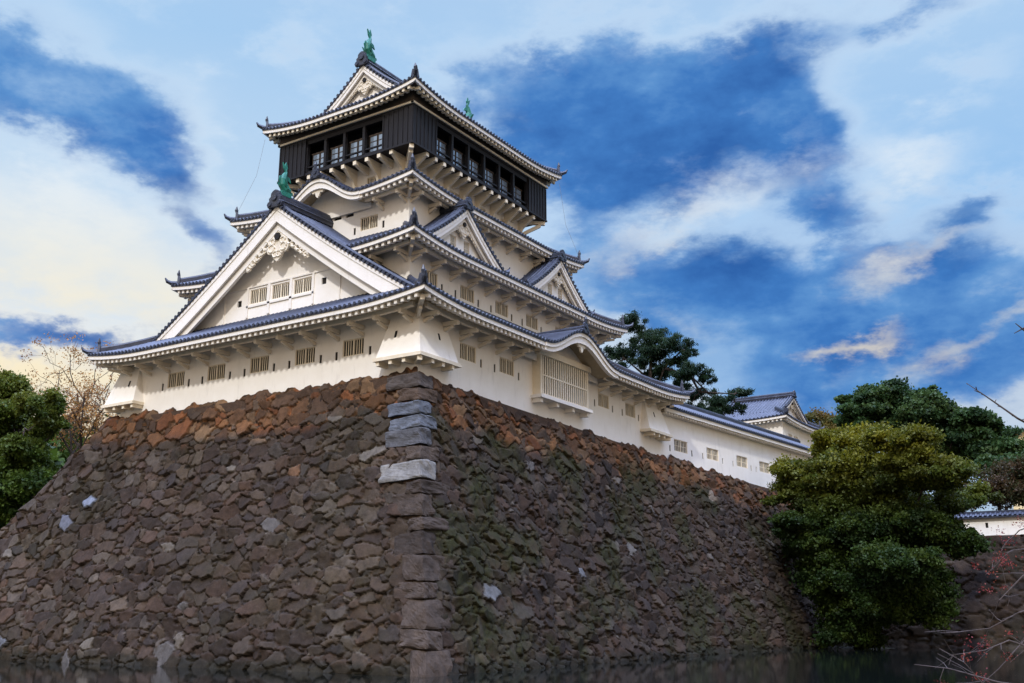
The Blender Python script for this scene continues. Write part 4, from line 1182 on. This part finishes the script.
F = MB(); F.box(PW, .6, S1 + .3, -2.55, -2.05, 4.72, 5.05); F.tube([PW(.6, -2.3, 5.1), PW(S1 + .35, -2.3, 5.1)], .16, 8); mk('ridge', F, M['tile'], rf)

# ================================================================== corner turret
tx, ty, ta, tbd = -5.7, 71.4, 3.95, 5.35
tur = empty('corner_turret', (tx, ty, 0), 'small white turret with blue grey tiled roof at the far end of the rampart', 'turret')
Pt = lambda s: frame(s, tx, ty)
mb = MB(); hol = [(-3.6, -2.2, 5.55, 6.75), (-1.6, -.2, 5.55, 6.75)]
for s in 'LRBW':
    A = ta if s in 'LB' else tbd; O = tbd if s in 'LB' else ta
    wall(mb, Pt(s), -A, A, O, -3, 8.3, hol if s == 'R' else ())
mk('wall', mb, M['plaster'], tur)
for h_ in hol: place('window', window_meshes(1.4, 1.2, 6), Pt('R')((h_[0] + h_[1]) / 2, ta, 5.55), ROT['R'], tur, ('window_bars', 'window_recess'))
irimoya(tur, tx, ty, ta + .85, tbd + .85, 7.75, .25, lambda d: .55 * d + .03 * d * d, 11.55, 1.75, 3.75, .85, oni=.7, soff='soffit', raf='trim', axis='x', pend=.45, pw=.42, bw=.42)

# ================================================================== low wall on the right with tile coping
low = empty('plaster_wall', (30, YC + .6, -5.9), 'low white plaster wall with tiled coping on the lower rampart at the right', 'wall')
PQ = lambda u, o, z: (u, YC + .75 - o, z)
lh = [(u - .12, u + .12, -5.2, -4.75) for u in (11.5, 15.2, 18.9, 22.6, 26.3, 30)]
mb = MB(); wall(mb, PQ, 3.2, 60, 0, -6.35, -4.25, lh, depth=.3); wall(mb, PQ, 3.2, 60, -.5, -6.3, -4.25, ())
mk('wall', mb, M['plaster'], low)
m_ = MB(); m_.box(lambda u, o, z: (u, -o, z), -.12, .12, -.3, -.2, 0, .45); lq = raw_mesh('loophole', m_, M['recess'])
for h_ in lh: place('loophole', [lq], PQ((h_[0] + h_[1]) / 2, 0, -5.2), 0, low)
cp = MB(); prev = None; n_ = int(57 / .4)
for i in range(n_ * 6 + 1):
    u = 3 + 57.2 * i / (n_ * 6); k = len(cp.v)
    for o, z in ((.38, -4.22), (-.25, -3.88), (-.88, -4.22)): cp.v.append(PQ(u, o, z + CORR[i % 6]))
    if prev is not None:
        for j in (0, 1): cp.f.append((prev + j, k + j, k + j + 1, prev + j + 1))
    prev = k
cp.box(PQ, 3, 60.2, -.36, -.14, -3.95, -3.70); cp.box(PQ, 3, 60.2, -.8, .34, -4.34, -4.235)
mk('coping', cp, M['tile'], low)
# far lit building
far = empty('distant_house', (20, 118, -5), 'far pale yellow house just showing over the trees at the right edge', 'house')
mb = MB(); PF = lambda u, o, z: (18.2 + u, 112 - o, z)
wall(mb, PF, -4, 14, 0, -6, 11.8, [(u, u + 1.6, 8.2, 9.8) for u in (-2.6, 1, 4.6, 8.2)], step=2); wall(mb, lambda u, o, z: (14.2, 112 + u, z), 0, 10, 0, -6, 11.8)
mk('wall', mb, plain('pale yellow render', (.75, .58, .30), (.82, .66, .38), 2, .8), far)
mb = MB(); mb.poly(lambda u, o, z: (18.2 + o, 112 + u, z), [(-.9, 11.9), (5, 12.9), (10.9, 11.9), (10.9, 11.7), (-.9, 11.7)], -4.8, 14.8); mk('roof', mb, M['tile'], far)
for u in (-2.6, 1, 4.6, 8.2):
    mb = MB(); mb.box(PF, u, u + 1.6, -.24, -.18, 8.2, 9.8); mk('window', mb, M['recess'], far)

# ================================================================== vegetation
nr = np.random.default_rng(11)
def leaves(name, pads, per, size, cols, parent, sub=9, yellow=None, flat=.75, elong=1.6, fill=.35, tight=.30, mat='leaf', up_bias=.0):
    """many small leaf faces gathered in clumps spread through the crown"""
    Vs = []; Cs = []
    cols = np.array(cols)
    for p in pads:
        c = np.array(p[:3]); r = np.array(p[3:6])
        vol = (r[0] * r[1] * r[2]) ** (2 / 3.)
        ns = max(4, int(sub * vol ** .55 * 1.2)); nl = int(per * vol / ns)
        d = nr.normal(size=(ns, 3)); d /= np.linalg.norm(d, axis=1)[:, None]
        rad = np.where(nr.random(ns) < fill, nr.uniform(.2, .7, ns), nr.uniform(.75, 1.05, ns))
        sc = c + d * r * rad[:, None]
        for k in range(ns):
            n = max(6, int(nl * nr.uniform(.5, 1.5)))
            s = r.mean() * tight * nr.uniform(.6, 1.3)
            L = sc[k] + nr.normal(size=(n, 3)) * np.array([s, s, s * flat])
            a = nr.normal(size=(n, 3)); a[:, 2] += up_bias; a /= np.linalg.norm(a, axis=1)[:, None]
            b = np.cross(a, nr.normal(size=(n, 3))); b /= np.linalg.norm(b, axis=1)[:, None]
            sz = size * nr.uniform(.6, 1.35, (n, 1))
            a *= sz * elong / 2; b *= sz / 2
            q = np.stack([L - a, L + b, L + a, L - b], 1)
            Vs.append(q.reshape(-1, 3))
            base = cols[nr.integers(len(cols))]
            cc = base * nr.uniform(.75, 1.3, (n, 1))
            if yellow is not None:
                zc, zw, yc, pr = yellow
                w = np.clip((L[:, 2] - zc) / zw, 0, 1) * nr.uniform(.3, 1.0) * pr
                cc = cc * (1 - w[:, None]) + np.array(yc) * nr.uniform(.7, 1.25, (n, 1)) * w[:, None]
            Cs.append(np.repeat(cc, 4, 0))
    V = np.concatenate(Vs); Cc = np.concatenate(Cs); n = len(V) // 4
    c = V.mean(0)
    me = bpy.data.meshes.new(name); me.vertices.add(len(V)); me.vertices.foreach_set('co', (V - c).ravel())
    me.loops.add(n * 4); me.loops.foreach_set('vertex_index', np.arange(n * 4, dtype=np.int32))
    me.polygons.add(n); me.polygons.foreach_set('loop_start', np.arange(0, n * 4, 4, dtype=np.int32))
    me.update(calc_edges=True); col_attr(me, Cc); me.materials.append(M[mat])
    o = bpy.data.objects.new(name, me); COL.objects.link(o); WLOC[o.name] = c
    o.parent = parent; o.location = c - WLOC[parent.name]
    return o
def split(pads, n, f, flat=.6):
    out_ = []
    for p in pads:
        for k in range(n):
            d = nr.normal(size=3); d /= np.linalg.norm(d); q = nr.uniform(.35, 1.12); ff = f * nr.uniform(.65, 1.35)
            out_.append((p[0] + d[0] * p[3] * q, p[1] + d[1] * p[4] * q, p[2] + d[2] * p[5] * q * 1.15, p[3] * ff, p[4] * ff, p[5] * ff * flat / .5))
    return out_
def limb(mb, p0, p1, r0, r1, wob=.25, n=6):
    p0 = np.array(p0, float); p1 = np.array(p1, float); L = np.linalg.norm(p1 - p0)
    pts = []
    for i in range(n + 1):
        t = i / n; q = p0 + (p1 - p0) * t + nr.normal(size=3) * wob * L * .12 * math.sin(math.pi * t); q[2] += L * .06 * math.sin(math.pi * t); pts.append(tuple(q))
    mb.tube(pts, [r0 + (r1 - r0) * i / n for i in range(n + 1)], 7)
def tree(name, base, fork, pads, label, cat, per, size, cols, r=.35, group=None, sp=0, **kw):
    t = empty(name, base, label, cat, group)
    mb = MB(); limb(mb, base, fork, r, r * .75, .3, 7)
    for p in pads:
        limb(mb, fork if nr.random() < .6 else tuple(np.array(base) * .25 + np.array(fork) * .75), p[:3], r * .45, r * .06, .8, 7)
    mk('trunk', mb, M['bark'], t)
    leaves('crown', split(pads, sp, .44) if sp else pads, per, size, cols, t, **kw)
    return t
PINE= [(-11.7, 49.2, 16.4, 1.6, 1.4, 0.6), (-9.9, 50.1, 15.0, 1.7, 1.5, 0.6), (-7.1, 49.6, 13.5, 1.9, 1.6, 0.7), (-9.8, 50.3, 13.6, 2.1, 1.9, 0.8), (-13.1, 50.4, 13.8, 1.7, 1.5, 0.6), (-4.8, 48.7, 12.3, 0.9, 0.8, 0.3), (-4.8, 48.5, 10.3, 1.6, 1.4, 0.6), (-9.1, 51.0, 11.3, 1.5, 1.3, 0.6), (-13.2, 49.3, 12.1, 1.0, 0.8, 0.3), (-3.4, 49.2, 9.6, 1.0, 0.9, 0.4), (-5.1, 51.5, 8.8, 1.4, 1.2, 0.5), (-2.2, 49.9, 7.2, 1.4, 1.2, 0.5), (-0.7, 51.0, 8.2, 1.0, 0.9, 0.4), (-3.3, 49.9, 6.6, 1.6, 1.4, 0.6), (-5.8, 50.4, 7.2, 1.2, 1.0, 0.4), (-10.3, 49.0, 12.1, 1.4, 1.2, 0.5), (-7.0, 50.4, 12.0, 1.2, 1.0, 0.4), (-1.4, 51.1, 6.7, 1.0, 0.9, 0.4), (-6.6, 50.1, 9.5, 1.0, 0.9, 0.4)]
PTR= [[(-11.1, 50.0, 4.3), (-10.2, 50.0, 8.3), (-9.8, 50.0, 10.4), (-9.5, 50.0, 13.5), (-10.7, 50.0, 15.6)], [(-9.8, 50.0, 4.2), (-9.1, 50.0, 9.2), (-8.2, 50.0, 11.4), (-6.4, 50.0, 12.8)], [(-8.2, 50.0, 11.4), (-5.4, 50.0, 10.3), (-2.9, 50.0, 7.5)], [(-5.4, 50.0, 10.3), (-4.5, 50.0, 8.5), (-0.9, 50.0, 7.9)], [(-9.8, 50.0, 10.4), (-12.6, 50.0, 13.0)]]
BIG= [(11.8, 47.4, 1.7, 2.7, 2.4, 1.2), (9.1, 47.0, 1.0, 2.5, 2.2, 1.1), (15.7, 43.4, 0.2, 2.6, 2.3, 1.1), (6.1, 47.5, -0.3, 2.4, 2.0, 1.0), (10.3, 46.5, -0.9, 3.1, 2.7, 1.4), (14.4, 44.8, -1.6, 3.0, 2.6, 1.3), (18.0, 43.2, -2.3, 2.4, 2.1, 1.0), (18.2, 48.2, -3.5, 2.1, 1.8, 0.9), (6.1, 45.8, -2.4, 2.1, 1.8, 0.9), (8.6, 47.3, -3.1, 2.5, 2.2, 1.1), (12.1, 48.3, -3.6, 3.2, 2.8, 1.4), (16.3, 47.3, -4.3, 2.5, 2.2, 1.1), (6.0, 46.5, -6.0, 2.7, 2.4, 1.2), (5.8, 43.4, -5.4, 1.8, 1.6, 0.8), (7.5, 45.8, -7.2, 2.3, 2.0, 1.0), (11.6, 45.7, -6.7, 3.1, 2.7, 1.3), (15.1, 46.6, -6.8, 2.9, 2.5, 1.2), (17.8, 46.3, -6.9, 2.0, 1.8, 0.9), (13.4, 41.6, -8.5, 2.5, 2.2, 1.1), (15.9, 41.8, -8.7, 2.1, 1.9, 0.9), (10.2, 44.3, -9.5, 2.4, 2.1, 1.1), (12.2, 48.8, -10.5, 2.3, 2.0, 1.0), (8.1, 45.6, -10.3, 2.1, 1.8, 0.9)]
BACK= [(3.5, 82.8, 12.2, 2.7, 2.3, 1.2), (7.1, 80.8, 12.0, 3.2, 2.8, 1.4), (9.8, 82.0, 11.4, 3.2, 2.8, 1.4), (2.5, 81.3, 10.1, 2.6, 2.3, 1.1), (6.2, 81.1, 9.5, 3.5, 3.0, 1.5), (10.3, 82.5, 9.3, 3.8, 3.3, 1.6), (14.1, 82.5, 8.9, 3.5, 3.0, 1.5), (16.3, 84.4, 7.6, 3.2, 2.8, 1.4), (12.2, 83.1, 6.8, 3.8, 3.3, 1.6), (15.5, 84.6, 5.0, 3.8, 3.3, 1.6), (18.0, 84.1, 5.2, 2.8, 2.8, 1.4), (20.1, 84.9, 3.2, 3.4, 3.3, 1.4), (9.5, 83.0, 7.1, 3.5, 3.0, 1.5), (17.5, 80.0, 2.6, 3.1, 2.7, 1.3)]
YEL= [(-5.7, 91.4, 12.6, 1.6, 1.4, 0.8), (-4.1, 91.9, 11.7, 1.6, 1.4, 0.8), (-2.7, 91.6, 12.0, 1.4, 1.2, 0.7), (-4.2, 90.3, 10.0, 1.9, 1.6, 1.0), (-2.4, 90.9, 10.3, 1.6, 1.4, 0.8)]
HEDGE= [(16.8, 60.8, -2.3, 1.7, 1.4, 0.9), (18.2, 63.3, -1.7, 1.9, 1.7, 1.0), (20.1, 62.3, -1.6, 2.1, 1.9, 1.1), (21.7, 61.1, -1.7, 2.1, 1.8, 1.1), (23.2, 60.3, -2.0, 2.1, 1.8, 1.1), (15.0, 63.4, -2.5, 1.2, 1.1, 0.6), (19.6, 64.0, 0.1, 1.7, 1.5, 0.9), (21.8, 60.4, 0.0, 1.9, 1.6, 1.0)]
LEFT= [(-53.9, 9.5, 7.4, 2.6, 2.2, 1.2), (-56.1, 7.6, 6.6, 3.1, 2.7, 1.5), (-45.2, 6.3, 4.3, 1.9, 1.7, 0.9), (-51.5, 7.0, 4.2, 2.9, 2.5, 1.4), (-61.2, 9.3, 4.7, 3.7, 3.2, 1.8), (-49.8, 9.9, 3.0, 1.9, 1.7, 0.9), (-45.8, 5.7, 0.9, 2.5, 2.2, 1.2), (-55.8, 8.6, 1.3, 3.5, 3.1, 1.7), (-46.7, 5.7, -1.8, 2.8, 2.4, 1.3), (-49.1, 9.1, 0.2, 1.8, 1.5, 0.8), (-54.2, 7.2, -2.1, 3.4, 3.0, 1.6), (-53.6, 9.9, -2.8, 2.3, 2.0, 1.1), (-50.4, 10.4, -1.6, 1.4, 1.2, 0.6), (-45.5, 8.0, 2.9, 1.1, 0.9, 0.5)]
LB= [(-51.7, 15.0, 0.3), (-52.3, 15.0, 4.2), (-53.7, 15.0, 7.2), (-56.7, 15.0, 10.5), (-51.0, 15.0, 9.8), (-48.5, 15.0, 8.0), (-57.8, 15.0, 8.2), (-48.8, 15.0, 5.7), (-48.1, 15.0, 10.4), (-55.2, 15.0, 11.6)]
TW1= [[(33.411, -34.127, -11.357), (33.281, -34.241, -11.267), (33.152, -34.242, -11.142), (33.059, -34.329, -11.058), (32.955, -34.305, -10.96)], [(33.604, -35.36, -10.973), (33.538, -35.433, -10.881), (33.489, -35.482, -10.828)], [(33.63, -35.4, -10.795), (33.542, -35.439, -10.854), (33.473, -35.471, -10.894)]]
RED= [[(33.626, -36.116, -12.438), (33.438, -36.212, -12.523), (33.3, -36.257, -12.663), (33.157, -36.03, -12.893), (32.993, -35.976, -13.014)], [(33.652, -36.643, -12.671), (33.464, -36.746, -12.733), (33.3, -36.703, -12.817), (33.117, -36.692, -12.839)], [(33.585, -36.053, -12.72), (33.389, -36.127, -12.889), (33.244, -36.172, -13.047), (33.104, -36.224, -13.171)], [(33.65, -37.126, -13.101), (33.412, -37.294, -13.063), (33.196, -37.331, -13.003), (33.029, -37.321, -12.988)], [(33.552, -35.632, -12.168), (33.384, -35.722, -12.229), (33.276, -35.643, -12.314), (33.184, -35.654, -12.469)], [(33.44, -37.248, -13.148), (33.349, -37.331, -13.077), (33.283, -37.408, -12.969), (33.169, -37.379, -12.907)], [(33.516, -35.578, -12.412), (33.421, -35.663, -12.339), (33.324, -35.723, -12.351), (33.252, -35.751, -12.412)], [(33.483, -36.298, -12.939), (33.349, -36.402, -12.884), (33.223, -36.467, -12.939), (33.033, -36.459, -12.97)]]
LEFT += [(-49.5, 6.0, -4.4, 2.6, 2.2, 1.3), (-53.5, 6.0, -5.6, 3.2, 2.6, 1.6), (-58, 6.5, -5, 3.4, 2.8, 1.8), (-46.5, 6.5, -4.2, 1.6, 1.4, 1.0)]
BIG += [(8.2, 46.5, -9.6, 2.6, 2.0, 1.6), (10.8, 46, -11.6, 3.2, 2.0, 1.6), (14.2, 46, -11.0, 2.6, 2, 1.5), (10.0, 46.5, -13.6, 2.4, 1.6, 1.3), (6.6, 45.5, -6.6, 2.0, 1.7, 1.3), (17.5, 45.5, -5.2, 1.9, 1.7, 1.3), (11, 46.5, -3.0, 4.2, 3, 2.4), (12.5, 46, -7.5, 4.0, 2.6, 2.2), (8.4, 46.5, -4.9, 2.4, 2.0, 1.5), (11.2, 46.5, -5.2, 3.2, 2.4, 1.8), (14.5, 46, -5.4, 2.8, 2.2, 1.6), (9, 46.5, -8.6, 2.8, 2.2, 1.6), (13, 46.5, -10.2, 3.0, 2.2, 1.5), (7.5, 46.5, -1.6, 2.4, 2.0, 1.4), (16.8, 45.5, -5.4, 2.2, 2, 1.4), (9.2, 48.5, -11.4, 2.4, 2.0, 1.1), (13.2, 48.5, -11.2, 2.4, 2.0, 1.1)]
GREEN = [(.040, .074, .008), (.055, .098, .012), (.070, .112, .014), (.026, .050, .008)]
tree('leafy_tree', (-50, 8, -8.6), (-50.5, 8, -2), LEFT, 'dense dark green leafy tree at the left edge behind the sloping stone base', 'tree', 4200, .19, GREEN, .4, yellow=(-2.0, 8, (.14, .145, .018), .9), sub=9, tight=.34, sp=6)
# bare autumn tree with the last small leaves
t = empty('bare_tree', (-51.5, 15, -8), 'thin half bare autumn tree with yellow brown leaves left of the keep', 'tree')
mb = MB(); limb(mb, (-51.5, 15, -8), (-51.7, 15, -.5), .3, .22, .2)
tips = []
for q in LB[1:]:
    q = np.array(q); fk = np.array((-51.7, 15, -.5 + nr.uniform(-1, 2.0)))
    limb(mb, fk, q, .13, .03, .6, 6)
    for k in range(9):
        s0 = fk + (q - fk) * nr.uniform(.35, 1.0); e0 = s0 + nr.normal(size=3) * np.array([1.5, 1.2, 1.0]) + np.array([0, 0, .7])
        limb(mb, s0, e0, .035, .010, .6, 4); tips.append(e0)
        for m in range(3):
            e1 = e0 + nr.normal(size=3) * .7 + np.array([0, 0, .25]); limb(mb, s0 + (e0 - s0) * nr.uniform(.4, 1), e1, .014, .006, .4, 3); tips.append(e1)
mk('trunk', mb, M['bark'], t)
leaves('crown', [(*p, .6, .6, .5) for p in tips], 60, .12, [(.46, .23, .06), (.38, .20, .06), (.24, .11, .04)], t, sub=5, tight=.5)
# black pine with flat needle pads
t = empty('pine_tree', (-10.5, 50, -.4), 'dark green pine with flat layered needle pads and crooked trunks behind the keep', 'pine tree')
mb = MB()
mb.tube([(-10.5, 50, -.4), (-11.3, 50.2, 2.2)] + PTR[0], [.36, .34, .30, .24, .2, .13, .05], 8)
mb.tube([(-10.5, 50, -.4), (-10.2, 50, 2)] + PTR[1], [.34, .32, .28, .22, .16, .06], 8)
for l in PTR[2:]: mb.tube(l, [.15, .11, .05][:len(l)] if len(l) == 3 else [.14, .06], 7)
for p in PINE:
    s0 = min((q for l in PTR for q in l), key=lambda q: sum((a_ - b_) ** 2 for a_, b_ in zip(q, p[:3]))); limb(mb, s0, p[:3], .09, .03, .8, 5)
mk('trunk', mb, M['bark'], t)
leaves('crown', [(*p[:3], p[3] * 1.12, p[4] * 1.1, p[5] * 1.25) for p in PINE], 1700, .085, [(.012, .030, .014), (.018, .042, .018), (.026, .052, .020)], t, sub=15, flat=.6, elong=5.0, tight=.19, fill=.4, up_bias=.7)
# the big bushy tree in front of the right-hand corner
g = MB()
ring = [(2 * math.pi * i / 20) for i in range(20)]
rings = []
for k, (rr_, z) in enumerate(((.55, -16), (.4, -15.7), (.26, -15.42), (.14, -15.3), (.02, -15.2))):
    rings.append([(9.5 + 9.5 * rr_ * math.cos(a) + nr.normal() * .25, 50 + 5.2 * rr_ * math.sin(a), z) for a in ring])
g.loft(rings); props(mk('earth_bank', g, M['soil']), kind='structure')
tree('bushy_tree', (9.6, 49.5, -15.4), (10.2, 47.5, -8.5), BIG, 'big bushy tree with yellow green top leaves in front of the low dark rampart', 'tree', 5200, .17, [(.022, .045, .007), (.034, .062, .009), (.045, .072, .010), (.016, .034, .007)], .42, yellow=(-5.0, 6.5, (.21, .19, .012), .95), flat=.6, sub=9, tight=.34, sp=7)
tree('leafy_tree', (12, 84, -6), (11, 83, 2), BACK, 'tall mid green tree spreading behind the bushy tree at the right', 'tree', 1900, .26, [(.030, .066, .018), (.042, .084, .022), (.055, .094, .024), (.020, .046, .014)], .5, flat=.5, sub=9, tight=.32, sp=7)
tree('autumn_tree', (-4, 91, -3), (-4, 91, 6), YEL, 'small yellow brown autumn tree between the turret and the green trees', 'tree', 1400, .2, [(.12, .10, .02), (.09, .085, .02), (.15, .10, .02)], .3)
tree('brown_shrub', (19.5, 62, -6.2), (19.5, 62, -3), HEDGE, 'brown green shrub growing just behind the low white wall at the right', 'shrub', 1500, .16, [(.055, .042, .016), (.045, .05, .016), (.07, .042, .018)], .2)
hz = [(-90, 30, 3, 10, 8, 7), (-75, 45, 2, 9, 8, 7), (-110, 20, 0, 12, 9, 7)]
tree('leafy_tree', (-92, 32, -14), (-90, 32, -4), hz, 'broad dark tree far off to the left, beyond the leafy tree at the edge', 'tree', 160, .8, GREEN, .6)
hz = [(38, 66, -.5, 6, 5, 4), (48, 68, 0, 7, 5, 5), (31, 68, .5, 4, 4, 4)]
tree('leafy_tree', (39, 67, -6), (39, 67, -3), hz, 'broad green tree behind the white wall beyond the right edge', 'tree', 260, .6, GREEN, .5)
# near twigs at the right
st = (34.6, -35.4)
t = empty('red_leaf_shrub', (st[0], st[1], -15.5), 'thin bare shrub with a few red autumn leaves at the lower right, nearest the camera', 'shrub')
mb = MB(); mb.tube([(st[0], st[1], -15.6), (st[0] + .05, st[1], -13.5), (st[0], st[1] + .1, -11.6)], [.05, .04, .02], 7)
RL = []
for l in RED:
    s0 = (st[0], st[1], l[0][2] - .2); pts = [s0] + l
    mb.tube(pts, [.009] + [.0048 - .0034 * i / (len(l) - 1) for i in range(len(l))], 5)
    for a_, b_ in zip(l, l[1:]):
        a_ = np.array(a_); b_ = np.array(b_)
        for k in range(2):
            s1 = a_ + (b_ - a_) * nr.random(); e1 = s1 + nr.normal(size=3) * .06 + (b_ - a_) * .35; mb.tube([tuple(s1), tuple((s1 + e1) / 2 + nr.normal(size=3) * .01), tuple(e1)], [.002, .0015, .0009], 4)
            if nr.random() < .3: RL.append((*e1, .02, .02, .02))
for l in (RED[0], RED[4], RED[6]):
    for q in l[:4]:
        for k in range(2): RL.append((*(np.array(q) + nr.normal(size=3) * .08), .03, .03, .03))
mk('stem', mb, M['twig'], t)
leaves('leaves', RL, 220, .008, [(.20, .028, .025), (.15, .022, .022), (.22, .05, .03)], t, sub=1, tight=.7)
t = empty('bare_twig', (33.9, -34.2, -11.6), 'dark bare twig with small buds poking in from the right edge against the sky', 'branch')
mb = MB()
mb.tube([(34.4, -35.0, -15.5), (34.25, -34.6, -13.5), (33.9, -34.2, -11.7)], [.04, .035, .014], 6)
for i, l in enumerate(TW1):
    pts = [(33.9, -34.2, -11.7)] + l if i == 0 else [(34.25, -34.6, -13.5), (33.95, -35.2, -11.4)] + l
    mb.tube(pts, [.012] * (len(pts) - len(l)) + [.010 - .0075 * k / (len(l) - 1) for k in range(len(l))], 6)
    if i == 0:
        for a_, b_ in zip(l, l[1:]):
            for k in range(3):
                s1 = np.array(a_) + (np.array(b_) - np.array(a_)) * nr.random(); e1 = s1 + nr.normal(size=3) * .022; mb.tube([tuple(s1), tuple(e1)], [.005, .003], 4)
mk('twig', mb, M['bark'], t)
